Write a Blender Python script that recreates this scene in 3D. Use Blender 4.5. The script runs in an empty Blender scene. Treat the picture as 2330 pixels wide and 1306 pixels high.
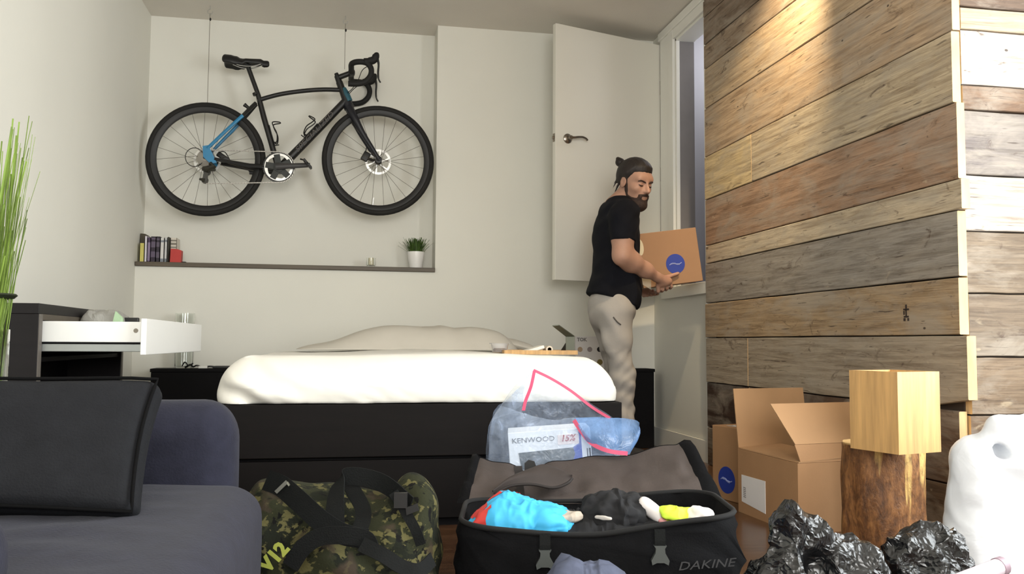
import bpy, bmesh, math, random
import numpy as np
from mathutils import Vector, Matrix, noise as mnoise

random.seed(7)
scene = bpy.context.scene
COL = scene.collection

# ------------------------------------------------------------------ camera
CAM_H, YAW, PITCH, ROLL, FPX = 0.66, 0.1866, 0.064, 0.0061, 1964.7
_f = Vector((math.sin(YAW) * math.cos(PITCH), math.cos(YAW) * math.cos(PITCH), math.sin(PITCH)))
_r = Vector((math.cos(YAW), -math.sin(YAW), 0))
_u = _r.cross(_f)
CR = math.cos(ROLL) * _r + math.sin(ROLL) * _u
CU = -math.sin(ROLL) * _r + math.cos(ROLL) * _u
cam_d = bpy.data.cameras.new('camera')
cam_d.sensor_width = 36.0
cam_d.lens = 36.0 * FPX / 2330.0
cam_d.clip_start = 0.05
cam = bpy.data.objects.new('camera', cam_d)
COL.objects.link(cam)
cam.matrix_world = Matrix(((CR.x, CU.x, -_f.x, 0), (CR.y, CU.y, -_f.y, 0), (CR.z, CU.z, -_f.z, CAM_H), (0, 0, 0, 1)))
scene.camera = cam

# ------------------------------------------------------------------ world, light, exposure
world = bpy.data.worlds.new('world')
scene.world = world
world.use_nodes = True
world.node_tree.nodes['Background'].inputs[0].default_value = (0.75, 0.86, 1.0, 1)
world.node_tree.nodes['Background'].inputs[1].default_value = 1.0

def area_light(name, loc, direction, sx, sy, power, color, spread=math.pi):
    d = bpy.data.lights.new(name, 'AREA')
    d.shape = 'RECTANGLE'; d.size = sx; d.size_y = sy
    d.energy = power; d.color = color; d.spread = spread
    o = bpy.data.objects.new(name, d); COL.objects.link(o)
    o.location = loc
    o.rotation_euler = Vector(direction).to_track_quat('-Z', 'Y').to_euler()
    return o
# daylight in the window of the side wall (right of the camera, around the corner of the plank wall)
area_light('window_daylight', (2.58, 1.22, 1.42), (-1, 0, 0), 1.80, 1.75, 78, (0.96, 1.0, 1.0))
# daylight in the window of the wall behind the camera
area_light('rear_window_daylight', (0.15, -1.72, 1.55), (0, 1, 0), 1.9, 1.35, 77, (1.0, 0.975, 0.925))

scene.view_settings.view_transform = 'Standard'
scene.view_settings.look = 'None'
scene.view_settings.gamma = 1.0
scene.view_settings.use_curve_mapping = False
scene.view_settings.exposure = 0.55

# ------------------------------------------------------------------ helpers
def at(px, py, y):
    """point of the room on the vertical plane y (metres from the camera) for a spot of the 2330x1306 photograph"""
    d = _f + CR * ((px - 1165) / FPX) - CU * ((py - 653) / FPX)
    return Vector((0, 0, CAM_H)) + d * (y / d.y)

def srgb(r, g, b):
    def c(v):
        v /= 255.0
        return v / 12.92 if v <= 0.04045 else ((v + 0.055) / 1.055) ** 2.4
    return (c(r), c(g), c(b), 1.0)

class NT:
    def __init__(s, name):
        s.m = bpy.data.materials.new(name); s.m.use_nodes = True
        s.t = s.m.node_tree; s.n = s.t.nodes
        s.b = s.n['Principled BSDF']; s.out = s.n['Material Output']
    def add(s, typ, **kw):
        n = s.n.new(typ)
        for k, v in kw.items():
            if k in n.inputs: n.inputs[k].default_value = v
            else: setattr(n, k, v)
        return n
    def link(s, a, b): s.t.links.new(a, b)
    def mix(s, fac, a, b, mode='MIX'):
        n = s.n.new('ShaderNodeMix'); n.data_type = 'RGBA'; n.blend_type = mode
        for sock, v in ((n.inputs[0], fac), (n.inputs[6], a), (n.inputs[7], b)):
            if hasattr(v, 'links') or hasattr(v, 'is_linked'): s.link(v, sock)
            else: sock.default_value = v
        return n.outputs[2]
    def ramp(s, src, stops):
        n = s.n.new('ShaderNodeValToRGB')
        e = n.color_ramp.elements
        while len(e) < len(stops): e.new(0.5)
        for i, (p, c) in enumerate(stops):
            e[i].position = p
            e[i].color = c if len(c) == 4 else (*c, 1)
        s.link(src, n.inputs[0]); return n.outputs[0]
    def coords(s, scale=(1, 1, 1), kind='Object'):
        tc = s.n.new('ShaderNodeTexCoord'); mp = s.n.new('ShaderNodeMapping')
        mp.inputs['Scale'].default_value = scale
        s.link(tc.outputs[kind], mp.inputs[0]); return mp.outputs[0]
    def noise(s, vec, scale, detail=3, rough=0.55, dist=0.0):
        n = s.n.new('ShaderNodeTexNoise')
        n.inputs['Scale'].default_value = scale; n.inputs['Detail'].default_value = detail
        n.inputs['Roughness'].default_value = rough; n.inputs['Distortion'].default_value = dist
        s.link(vec, n.inputs['Vector']); return n.outputs[0]
    def bump(s, h, strength=0.3, dist=0.01):
        n = s.n.new('ShaderNodeBump'); n.inputs['Strength'].default_value = strength
        n.inputs['Distance'].default_value = dist
        s.link(h, n.inputs['Height']); s.link(n.outputs[0], s.b.inputs['Normal'])

_BW0, _BW1 = (0, 0, 0, 1), (1, 1, 1, 1)
MATS = {}
def mat(name, rgb, rough=0.6, metal=0.0, var=0.08, vscale=6.0, bump=0.0, bscale=60.0, stretch=(1, 1, 1), spec=0.5, sheen=0.0, coat=0.0):
    if name in MATS: return MATS[name]
    t = NT(name)
    c = srgb(*rgb)
    t.b.inputs['Roughness'].default_value = rough
    t.b.inputs['Metallic'].default_value = metal
    t.b.inputs['Specular IOR Level'].default_value = spec
    if sheen: t.b.inputs['Sheen Weight'].default_value = sheen
    if coat: t.b.inputs['Coat Weight'].default_value = coat
    v = t.coords(stretch)
    nz = t.noise(v, vscale, 4)
    lo = tuple(x * (1 - var) for x in c[:3]) + (1,)
    hi = tuple(min(1, x * (1 + var)) for x in c[:3]) + (1,)
    t.link(t.ramp(nz, [(0.3, lo), (0.7, hi)]), t.b.inputs['Base Color'])
    if bump: t.bump(t.noise(v, bscale, 3), bump, 0.004)
    MATS[name] = t.m
    return t.m

class MB:
    """collects verts and faces, builds ONE mesh object"""
    def __init__(s): s.v = []; s.f = []
    def raw(s, vs, fs, M=None):
        o = len(s.v)
        s.v += [tuple(M @ Vector(p)) if M else tuple(p) for p in vs]
        s.f += [tuple(i + o for i in f) for f in fs]
        return s
    def box(s, lo, hi, M=None, bev=0.0):
        if bev <= 0:
            x0, y0, z0 = lo; x1, y1, z1 = hi
            vs = [(x0, y0, z0), (x1, y0, z0), (x1, y1, z0), (x0, y1, z0), (x0, y0, z1), (x1, y0, z1), (x1, y1, z1), (x0, y1, z1)]
            return s.raw(vs, [(3, 2, 1, 0), (4, 5, 6, 7), (0, 1, 5, 4), (1, 2, 6, 5), (2, 3, 7, 6), (3, 0, 4, 7)], M)
        c = [(a + b) / 2 for a, b in zip(lo, hi)]; sz = [b - a for a, b in zip(lo, hi)]
        vs, fs = rbox(sz, bev, (1, 1, 1), 2)
        return s.raw([(p[0] + c[0], p[1] + c[1], p[2] + c[2]) for p in vs], fs, M)
    def tube(s, pts, rad, n=8, caps=True, M=None, flat=None):
        pts = [Vector(p) for p in pts]
        if not hasattr(rad, '__len__'): rad = [rad] * len(pts)
        vs, fs = [], []
        up = None
        for i, p in enumerate(pts):
            t = (pts[min(i + 1, len(pts) - 1)] - pts[max(i - 1, 0)]).normalized()
            if up is None:
                up = Vector((0, 0, 1)) if abs(t.z) < 0.9 else Vector((0, 1, 0))
            a = t.cross(up).normalized(); b = a.cross(t).normalized(); up = b
            for k in range(n):
                th = 2 * math.pi * k / n
                fa = 1.0 if flat is None else flat
                vs.append(p + a * (math.cos(th) * rad[i] * fa) + b * (math.sin(th) * rad[i]))
        for i in range(len(pts) - 1):
            for k in range(n):
                fs.append((i * n + k, i * n + (k + 1) % n, (i + 1) * n + (k + 1) % n, (i + 1) * n + k))
        if caps:
            fs.append(tuple(range(n))[::-1]); fs.append(tuple((len(pts) - 1) * n + k for k in range(n)))
        return s.raw(vs, fs, M)
    def lathe(s, prof, n=24, c=(0, 0, 0), M=None, axis='z'):
        vs, fs = [], []
        for (r, z) in prof:
            for k in range(n):
                th = 2 * math.pi * k / n
                p = (r * math.cos(th), r * math.sin(th), z)
                if axis == 'y': p = (p[0], z, p[1])
                if axis == 'x': p = (z, p[0], p[1])
                vs.append((p[0] + c[0], p[1] + c[1], p[2] + c[2]))
        for i in range(len(prof) - 1):
            for k in range(n):
                fs.append((i * n + k, i * n + (k + 1) % n, (i + 1) * n + (k + 1) % n, (i + 1) * n + k))
        if prof[0][0] > 1e-6: fs.append(tuple(range(n))[::-1])
        if prof[-1][0] > 1e-6: fs.append(tuple((len(prof) - 1) * n + k for k in range(n)))
        return s.raw(vs, fs, M)
    def ball(s, c, r, n=12, m=8, M=None):
        if not hasattr(r, '__len__'): r = (r, r, r)
        vs = [(c[0], c[1], c[2] - r[2])]; fs = []
        for i in range(1, m):
            ph = -math.pi / 2 + math.pi * i / m
            for k in range(n):
                th = 2 * math.pi * k / n
                vs.append((c[0] + r[0] * math.cos(ph) * math.cos(th), c[1] + r[1] * math.cos(ph) * math.sin(th), c[2] + r[2] * math.sin(ph)))
        vs.append((c[0], c[1], c[2] + r[2])); top = len(vs) - 1
        for k in range(n):
            fs.append((0, 1 + (k + 1) % n, 1 + k))
            fs.append((top, top - n + k, top - n + (k + 1) % n))
        for i in range(m - 2):
            for k in range(n):
                a = 1 + i * n
                fs.append((a + k, a + (k + 1) % n, a + n + (k + 1) % n, a + n + k))
        return s.raw(vs, fs, M)
    def grid(s, rows, M=None, closed=False):
        nr, nc = len(rows), len(rows[0])
        vs = [p for r in rows for p in r]; fs = []
        for i in range(nr - 1):
            for k in range(nc if closed else nc - 1):
                fs.append((i * nc + k, i * nc + (k + 1) % nc, (i + 1) * nc + (k + 1) % nc, (i + 1) * nc + k))
        return s.raw(vs, fs, M)
    def ribbon(s, pts, width, thick, wdirs, M=None):
        """a strap: rectangular section swept along pts, wdirs = direction of its width"""
        pts = [Vector(p) for p in pts]; n = len(pts); vs, fs = [], []
        if not isinstance(wdirs, list): wdirs = [wdirs] * n
        for i, p in enumerate(pts):
            t = (pts[min(i + 1, n - 1)] - pts[max(i - 1, 0)]).normalized()
            w = Vector(wdirs[i]); w = (w - t * w.dot(t)).normalized()
            nn = t.cross(w).normalized()
            for a, b in ((-1, -1), (1, -1), (1, 1), (-1, 1)):
                vs.append(p + w * (a * width / 2) + nn * (b * thick / 2))
        for i in range(n - 1):
            for k in range(4):
                fs.append((i * 4 + k, i * 4 + (k + 1) % 4, i * 4 + 4 + (k + 1) % 4, i * 4 + 4 + k))
        fs.append((3, 2, 1, 0)); fs.append(tuple((n - 1) * 4 + k for k in range(4)))
        return s.raw(vs, fs, M)
    def prism(s, poly, d0, d1, axis='y', M=None):
        n = len(poly); vs = []
        for d in (d0, d1):
            for (a, b) in poly:
                vs.append({'y': (a, d, b), 'x': (d, a, b), 'z': (a, b, d)}[axis])
        fs = [tuple(range(n)), tuple(range(2 * n - 1, n - 1, -1))]
        for k in range(n): fs.append((k, n + k, n + (k + 1) % n, (k + 1) % n)[::-1])
        return s.raw(vs, fs, M)
    def build(s, name, m, parent=None, smooth=False, angle=None, origin=None):
        return make(name, s.v, s.f, m, parent, smooth, origin)

def make(name, vs, fs, m, parent=None, smooth=False, origin=None):
    a = np.array([tuple(p) for p in vs], dtype=float)
    if origin is None:
        lo, hi = a.min(0), a.max(0)
        origin = ((lo[0] + hi[0]) / 2, (lo[1] + hi[1]) / 2, lo[2])
    a = a - np.array(origin)
    me = bpy.data.meshes.new(name)
    me.from_pydata(a.tolist(), [], [tuple(int(i) for i in f) for f in fs])
    bm = bmesh.new(); bm.from_mesh(me)
    bmesh.ops.recalc_face_normals(bm, faces=bm.faces)
    bm.to_mesh(me); bm.free()
    if smooth:
        me.polygons.foreach_set('use_smooth', [True] * len(me.polygons))
        if smooth != 'all':
            try: me.set_sharp_from_angle(angle=math.radians(smooth if not isinstance(smooth, bool) else 45))
            except Exception: pass
    me.materials.append(m if not isinstance(m, str) else MATS[m])
    o = bpy.data.objects.new(name, me)
    o.location = origin
    COL.objects.link(o)
    if parent is not None: put_under(o, parent)
    return o

def world_loc(o):
    M = Matrix.LocRotScale(o.location, o.rotation_euler, o.scale)
    if o.parent: M = world_loc(o.parent) @ o.matrix_parent_inverse @ M
    return M
def put_under(o, parent):
    o.parent = parent
    o.matrix_parent_inverse = world_loc(parent).inverted()

def tag(o, label, cat, group=None, kind=None):
    o['label'] = label; o['category'] = cat
    if group: o['group'] = group
    if kind: o['kind'] = kind
    return o
def struct(o, label=None, cat=None):
    o['kind'] = 'structure'
    if label: o['label'] = label
    if cat: o['category'] = cat
    return o
def thing(name, loc, label, cat, group=None):
    o = bpy.data.objects.new(name, None); o.empty_display_size = 0.05
    o.location = loc; COL.objects.link(o)
    return tag(o, label, cat, group)
def copy_under(o, parent=None):
    c = o.copy(); COL.objects.link(c)
    if parent is not None: c.parent = parent; c.matrix_parent_inverse = o.matrix_parent_inverse
    for ch in list(o.children): copy_under(ch, c)
    return c

def rbox(size, r, n=(4, 4, 4), rs=3, fn=None):
    """rounded box centred on the origin; n = flat segments per axis, rs = segments in a rounded edge"""
    hx = [s / 2 for s in size]
    r = [min(r, h * 0.999) for h in hx] if not hasattr(r, '__len__') else [min(a, h * 0.999) for a, h in zip(r, hx)]
    def line(h, rr, k):
        a = [-h + rr * (1 - math.cos(math.pi / 2 * i / rs)) for i in range(rs)] if False else [-h + rr * i / rs for i in range(rs)]
        mid = [-(h - rr) + 2 * (h - rr) * i / k for i in range(k + 1)]
        return a + mid + [-x for x in reversed(a)]
    L = [line(h, rr, k) for h, rr, k in zip(hx, r, n)]
    idx, vs, fs = {}, [], []
    def vert(p):
        q = []; o = []
        for c, h, rr in zip(p, hx, r):
            i = max(-(h - rr), min(h - rr, c)); q.append(i); o.append((c - i) / rr)
        # cube -> sphere mapping for the rounded part
        ln = math.sqrt(sum(x * x for x in o)); mx = max(abs(x) for x in o)
        if ln > 1e-9: o = [x * mx / ln for x in o]
        w = tuple(a + b * rr for a, b, rr in zip(q, o, r))
        key = tuple(round(c, 5) for c in p)
        if key not in idx:
            idx[key] = len(vs); vs.append(w)
        return idx[key]
    for ax in range(3):
        b, c = [(1, 2), (2, 0), (0, 1)][ax]
        for sgn in (-1, 1):
            for i in range(len(L[b]) - 1):
                for k in range(len(L[c]) - 1):
                    q = []
                    for (di, dk) in ((0, 0), (1, 0), (1, 1), (0, 1)):
                        p = [0, 0, 0]; p[ax] = sgn * hx[ax]; p[b] = L[b][i + di]; p[c] = L[c][k + dk]
                        q.append(vert(p))
                    fs.append(tuple(q) if sgn > 0 else tuple(reversed(q)))
    if fn: vs = [fn(Vector(p)) for p in vs]
    return vs, fs

def fb(p, s, oct=3):
    """fractal noise in -1..1"""
    return mnoise.fractal(Vector(p) * s, 1.0, 2.0, oct)

def catmull(pts, n=6):
    P = [Vector(p) for p in pts]; P = [P[0] * 2 - P[1]] + P + [P[-1] * 2 - P[-2]]
    out = []
    for i in range(1, len(P) - 2):
        for k in range(n):
            t = k / n
            out.append(0.5 * ((2 * P[i]) + (P[i + 1] - P[i - 1]) * t + (2 * P[i - 1] - 5 * P[i] + 4 * P[i + 1] - P[i + 2]) * t * t + (3 * P[i] - P[i - 1] - 3 * P[i + 1] + P[i + 2]) * t ** 3))
    out.append(P[-2]); return out

def text_mesh(body, size, extrude=0.0008, shear=0.0, bold=0.0):
    cu = bpy.data.curves.new('lettering', 'FONT'); cu.body = body; cu.size = size; cu.extrude = extrude; cu.shear = shear
    cu.align_x = 'CENTER'; cu.align_y = 'CENTER'; cu.resolution_u = 2; cu.offset = bold
    o = bpy.data.objects.new('lettering', cu); COL.objects.link(o)
    dg = bpy.context.evaluated_depsgraph_get()
    me = bpy.data.meshes.new_from_object(o.evaluated_get(dg))
    bpy.data.objects.remove(o); bpy.data.curves.remove(cu)
    vs = [tuple(v.co) for v in me.vertices]; fs = [tuple(p.vertices) for p in me.polygons]
    bpy.data.meshes.remove(me)
    return vs, fs
def frame_matrix(origin, xdir, ydir):
    x = Vector(xdir).normalized(); y = Vector(ydir); y = (y - x * y.dot(x)).normalized(); z = x.cross(y)
    return Matrix(((x.x, y.x, z.x, origin[0]), (x.y, y.y, z.y, origin[1]), (x.z, y.z, z.z, origin[2]), (0, 0, 0, 1)))
def lettering(name, body, size, origin, xdir, ydir, m, parent, shear=0.0, bold=0.0, squeeze=1.0):
    vs, fs = text_mesh(body, size, 0.0006, shear, bold)
    M = frame_matrix(origin, xdir, ydir)
    return MB().raw([(x * squeeze, y, z) for x, y, z in vs], fs, M).build(name, m, parent)

# signed distance volumes -> one continuous mesh (naive surface nets)
class Vol:
    def __init__(s, lo, hi, h):
        s.lo = np.array(lo, np.float32); s.h = h
        s.n = np.ceil((np.array(hi) - np.array(lo)) / h).astype(int) + 1
        s.d = np.full(s.n, 9.0, np.float32)
    def _sl(s, lo, hi):
        a = np.clip(np.floor((np.array(lo) - s.lo) / s.h).astype(int), 0, s.n - 1)
        b = np.clip(np.ceil((np.array(hi) - s.lo) / s.h).astype(int) + 1, 1, s.n)
        g = [s.lo[i] + s.h * np.arange(a[i], b[i], dtype=np.float32) for i in range(3)]
        return tuple(slice(a[i], b[i]) for i in range(3)), np.meshgrid(*g, indexing='ij')
    def add(s, fn, lo, hi, k=0.0, op='u'):
        sl, P = s._sl(lo, hi)
        v = fn(*P).astype(np.float32); o = s.d[sl]
        if op == 'u':
            if k > 0:
                hh = np.maximum(k - np.abs(o - v), 0) / k
                s.d[sl] = np.minimum(o, v) - hh * hh * k * 0.25
            else: s.d[sl] = np.minimum(o, v)
        elif op == 's':
            v = -v
            if k > 0:
                hh = np.maximum(k - np.abs(o - v), 0) / k
                s.d[sl] = np.maximum(o, v) + hh * hh * k * 0.25
            else: s.d[sl] = np.maximum(o, v)
    def cap(s, a, b, ra, rb, k=0.0, op='u'):
        a = np.array(a, np.float32); b = np.array(b, np.float32); R = max(ra, rb) + k + 3 * s.h
        def fn(X, Y, Z):
            ab = b - a; L = float(ab @ ab) + 1e-12
            t = np.clip(((X - a[0]) * ab[0] + (Y - a[1]) * ab[1] + (Z - a[2]) * ab[2]) / L, 0, 1)
            dx = X - a[0] - t * ab[0]; dy = Y - a[1] - t * ab[1]; dz = Z - a[2] - t * ab[2]
            return np.sqrt(dx * dx + dy * dy + dz * dz) - (ra + (rb - ra) * t)
        s.add(fn, np.minimum(a, b) - R, np.maximum(a, b) + R, k, op)
    def chain(s, pts, rad, k=0.0):
        for i in range(len(pts) - 1): s.cap(pts[i], pts[i + 1], rad[i], rad[i + 1], k)
    def ell(s, c, r, k=0.0, op='u', M=None):
        c = np.array(c, np.float32); R = max(r) + k + 3 * s.h
        M = np.eye(3, dtype=np.float32) if M is None else np.array(M, np.float32)
        def fn(X, Y, Z):
            x, y, z = X - c[0], Y - c[1], Z - c[2]
            q = [(M[i][0] * x + M[i][1] * y + M[i][2] * z) for i in range(3)]
            k0 = np.sqrt(sum((q[i] / r[i]) ** 2 for i in range(3))); k1 = np.sqrt(sum((q[i] / r[i] ** 2) ** 2 for i in range(3)))
            return k0 * (k0 - 1) / np.maximum(k1, 1e-6)
        s.add(fn, c - R, c + R, k, op)
    def field(s, fn):
        """fn(X,Y,Z,d)->d over the whole volume"""
        g = [s.lo[i] + s.h * np.arange(s.n[i], dtype=np.float32) for i in range(3)]
        P = np.meshgrid(*g, indexing='ij'); s.d = fn(*P, s.d).astype(np.float32)
    def mesh(s):
        d = s.d; ins = d < 0
        nx, ny, nz = d.shape
        cnt = np.zeros((nx - 1, ny - 1, nz - 1), np.int8)
        for i in (0, 1):
            for j in (0, 1):
                for k in (0, 1):
                    cnt += ins[i:nx - 1 + i, j:ny - 1 + j, k:nz - 1 + k]
        act = (cnt > 0) & (cnt < 8)
        cells = np.argwhere(act)
        idx = np.full(act.shape, -1, np.int64); idx[act] = np.arange(len(cells))
        acc = np.zeros((len(cells), 3)); num = np.zeros(len(cells))
        corners = [(i, j, k) for i in (0, 1) for j in (0, 1) for k in (0, 1)]
        for a in corners:
            for ax in range(3):
                if a[ax]: continue
                b = list(a); b[ax] = 1
                da = d[cells[:, 0] + a[0], cells[:, 1] + a[1], cells[:, 2] + a[2]]
                db = d[cells[:, 0] + b[0], cells[:, 1] + b[1], cells[:, 2] + b[2]]
                m = (da < 0) != (db < 0)
                t = np.where(m, da / np.where(m, da - db, 1), 0)
                p = np.tile(np.array(a, float), (len(cells), 1)); p[:, ax] += t
                acc[m] += p[m]; num[m] += 1
        V = (cells + acc / num[:, None]) * s.h + s.lo
        F = []
        for ax in range(3):
            b, c = [(1, 2), (2, 0), (0, 1)][ax]
            sa = [slice(None)] * 3; sb = [slice(None)] * 3
            sa[ax] = slice(0, -1); sb[ax] = slice(1, None)
            ch = ins[tuple(sa)] != ins[tuple(sb)]
            e = np.argwhere(ch)
            e = e[(e[:, b] > 0) & (e[:, c] > 0) & (e[:, b] < d.shape[b] - 1) & (e[:, c] < d.shape[c] - 1)]
            q = []
            for (ob, oc) in ((-1, -1), (0, -1), (0, 0), (-1, 0)):
                w = e.copy(); w[:, b] += ob; w[:, c] += oc
                q.append(idx[w[:, 0], w[:, 1], w[:, 2]])
            q = np.stack(q, 1)
            flip = ~ins[e[:, 0], e[:, 1], e[:, 2]]
            q[flip] = q[flip][:, ::-1]
            F.append(q)
        F = np.concatenate(F)
        # light relaxation
        N = len(V)
        for _ in range(s.relax if hasattr(s, 'relax') else 2):
            sm = np.zeros_like(V); ct = np.zeros(N)
            for a in range(4):
                i, j = F[:, a], F[:, (a + 1) % 4]
                np.add.at(sm, i, V[j]); np.add.at(ct, i, 1)
                np.add.at(sm, j, V[i]); np.add.at(ct, j, 1)
            V = 0.5 * V + 0.5 * sm / np.maximum(ct, 1)[:, None]
        return V, F
    def build(s, name, m, parent=None):
        V, F = s.mesh()
        lo, hi = V.min(0), V.max(0); org = np.array(((lo[0] + hi[0]) / 2, (lo[1] + hi[1]) / 2, lo[2]))
        me = bpy.data.meshes.new(name)
        me.from_pydata((V - org).tolist(), [], F.tolist())
        me.polygons.foreach_set('use_smooth', [True] * len(me.polygons))
        me.materials.append(m)
        o = bpy.data.objects.new(name, me); o.location = org; COL.objects.link(o)
        if parent is not None: put_under(o, parent)
        return o

# ------------------------------------------------------------------ materials of the shell
wall_m = mat('wall_paint', (226, 224, 214), 0.75, var=0.015, vscale=2, bump=0.05, bscale=180)
ceil_m = mat('ceiling_paint', (222, 216, 206), 0.9, var=0.02, vscale=3, bump=0.35, bscale=140)
trim_m = mat('trim_paint', (232, 231, 224), 0.45, var=0.01)
door_m = mat('door_paint', (224, 221, 210), 0.5, var=0.012, vscale=2)
stair_m = mat('stairwell_paint', (176, 175, 182), 0.8, var=0.02)
dark_m = mat('partition_core', (60, 48, 38), 0.9)

def floor_material():
    t = NT('dark_floor_boards')
    v = t.coords((1, 1, 1))
    br = t.add('ShaderNodeTexBrick'); br.offset = 0.37
    br.inputs['Scale'].default_value = 1.0; br.inputs['Brick Width'].default_value = 1.15; br.inputs['Row Height'].default_value = 0.09
    br.inputs['Mortar Size'].default_value = 0.0015
    br.inputs['Color1'].default_value = srgb(92, 62, 42); br.inputs['Color2'].default_value = srgb(66, 42, 28); br.inputs['Mortar'].default_value = srgb(20, 13, 9)
    t.link(v, br.inputs['Vector'])
    g = t.noise(t.coords((3, 40, 3)), 2.0, 4)
    t.link(t.mix(0.55, br.outputs['Color'], t.ramp(g, [(0.3, srgb(40, 25, 16)), (0.7, srgb(112, 80, 56))])), t.b.inputs['Base Color'])
    t.b.inputs['Roughness'].default_value = 0.22
    return t.m
floor_m = floor_material()

def plank_material():
    t = NT('reclaimed_wood')
    oi = t.add('ShaderNodeObjectInfo')
    tc = t.add('ShaderNodeTexCoord')
    off = t.add('ShaderNodeVectorMath', operation='MULTIPLY_ADD')
    off.inputs[1].default_value = (1, 1, 1)
    rv = t.add('ShaderNodeVectorMath', operation='SCALE'); rv.inputs[0].default_value = (37.0, 19.0, 53.0)
    t.link(oi.outputs['Random'], rv.inputs['Scale'])
    t.link(tc.outputs['Object'], off.inputs[0]); t.link(rv.outputs[0], off.inputs[2])
    def mapped(sc):
        m = t.add('ShaderNodeMapping'); m.inputs['Scale'].default_value = sc
        t.link(off.outputs[0], m.inputs[0]); return m.outputs[0]
    grain = t.noise(mapped((1.3, 26, 26)), 2.0, 8, 0.72, 0.6)
    fine = t.noise(mapped((5, 130, 130)), 2.0, 4, 0.7)
    blot = t.noise(mapped((2.2, 6, 6)), 1.6, 5, 0.65, 0.8)
    stain = t.noise(mapped((3.2, 8, 8)), 2.1, 5, 0.7, 1.2)
    base = oi.outputs['Color']
    c = t.mix(t.ramp(grain, [(0.34, (.95, .95, .95, 1)), (0.58, _BW0)]), base, (0.46, 0.41, 0.36, 1), 'MULTIPLY')
    fn = t.ramp(fine, [(0.35, (0.72, 0.70, 0.68)), (0.65, (1.12, 1.1, 1.07))])
    c = t.mix(0.75, c, fn, 'MULTIPLY')
    # greyed weathering and warm scuffs, both with their own shapes
    gf = t.ramp(blot, [(0.44, _BW0), (0.70, (0.7, 0.7, 0.7, 1))])
    c = t.mix(gf, c, srgb(158, 148, 134))
    sf = t.ramp(stain, [(0.60, _BW0), (0.72, (0.85, 0.85, 0.85, 1))])
    c = t.mix(sf, c, srgb(66, 46, 32))
    lf = t.ramp(t.noise(mapped((7, 14, 14)), 1.7, 3, 0.5, 0.5), [(0.71, _BW0), (0.77, (0.4, 0.4, 0.4, 1))])
    c = t.mix(lf, c, srgb(196, 178, 148))
    # short dark saw marks and cracks
    kf = t.ramp(t.noise(mapped((4.5, 60, 60)), 1.5, 3, 0.5, 0.3), [(0.66, _BW0), (0.71, (0.75, 0.75, 0.75, 1))])
    c = t.mix(kf, c, srgb(58, 44, 34))
    # nail holes
    vo = t.add('ShaderNodeTexVoronoi'); vo.inputs['Scale'].default_value = 5.5
    t.link(mapped((1, 0.01, 1.6)), vo.inputs['Vector'])
    hf = t.ramp(vo.outputs['Distance'], [(0.030, (0.85, 0.85, 0.85, 1)), (0.045, _BW0)])
    c = t.mix(hf, c, srgb(40, 28, 20))
    t.link(c, t.b.inputs['Base Color'])
    t.b.inputs['Roughness'].default_value = 0.72
    t.bump(grain, 0.35, 0.004)
    return t.m
plank_m = plank_material()
plank_end_m = mat('fresh_cut_wood', (214, 178, 128), 0.7, var=0.25, vscale=14, stretch=(1, 1, 0.3), bump=0.2)

# ------------------------------------------------------------------ shell of the room
XL, YF, YN, XR, XW, XP = -1.246, 5.41, 5.605, 0.528, 1.976, 1.946
ZC, ZS0, ZS1 = 2.683, 1.096, 1.123
YB, XWIN = -1.8, 2.66
PY0, PY1 = 4.50, 2.475          # plank wall from far edge to near corner

struct(MB().box((XL - .15, YB - .15, -.1), (3.6, 6.0, 0)).build('floor', floor_m), 'dark brown glossy wooden floor', 'floor')
struct(MB().box((XL - .15, YB - .15, ZC), (3.6, 6.0, ZC + .1)).build('ceiling', ceil_m), 'off-white textured ceiling', 'ceiling')
struct(MB().box((XL - .15, YB, 0), (XL, YN + .1, ZC)).build('wall_left', wall_m), 'plain off-white wall on the left', 'wall')
wb = MB()
wb.box((XL, YF, 0), (XR, YN, ZS0))                       # below the niche
wb.box((XL, YN, 0), (XR, YN + .1, ZC))                   # back of the niche
wb.box((XR, YF, 0), (XW + .02, YN + .1, ZC))              # right of the niche
struct(wb.build('wall_back', wall_m), 'off-white back wall with a wide recessed niche', 'wall')

# wall with the raised hatch door, right
OY0, OY1, OZ0, OZ1 = 4.46, 5.015, 1.0, 2.56
wd = MB()
wd.box((XW, 4.44, 0), (XW + .11, 5.42, OZ0 - .02))
wd.box((XW, 4.44, OZ1), (XW + .11, 5.42, ZC))
wd.box((XW, OY1, OZ0 - .02), (XW + .11, 5.42, OZ1))
struct(wd.build('wall_right', wall_m), 'off-white side wall with the raised doorway', 'wall')
# stairwell beyond the doorway
sw = MB()
sw.box((XW + .11, 5.22, .9), (3.5, 5.32, ZC))
sw.box((3.4, 2.6, .9), (3.5, 5.3, ZC))
struct(sw.build('wall_stairwell', stair_m), 'grey stairwell wall beyond the raised doorway', 'wall')
struct(MB().box((XW + .112, 2.62, .9), (3.45, 5.25, OZ0 - .02)).build('floor_landing', stair_m), 'stairwell landing beyond the doorway', 'floor')
# unseen lamp added to brighten the stairwell, which is black without it
slm = thing('stairwell_fill_lamp', (2.55, 4.86, ZC - .06), 'unseen round lamp added to brighten the stairwell beyond the doorway', 'lamp')
MB().lathe([(0, -.07), (.08, -.06), (.11, -.02), (.11, 0)], 24, (2.55, 4.86, ZC)).build('fill_lamp_globe', trim_m, slm, smooth=40)
pl_ = bpy.data.lights.new('stairwell_fill_light', 'POINT'); pl_.energy = 6.5; pl_.color = (.92, .94, 1.0); pl_.shadow_soft_size = .1
po_ = bpy.data.objects.new('stairwell_fill_light', pl_); COL.objects.link(po_); po_.location = (2.55, 4.86, ZC - .2); put_under(po_, slm)
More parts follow.
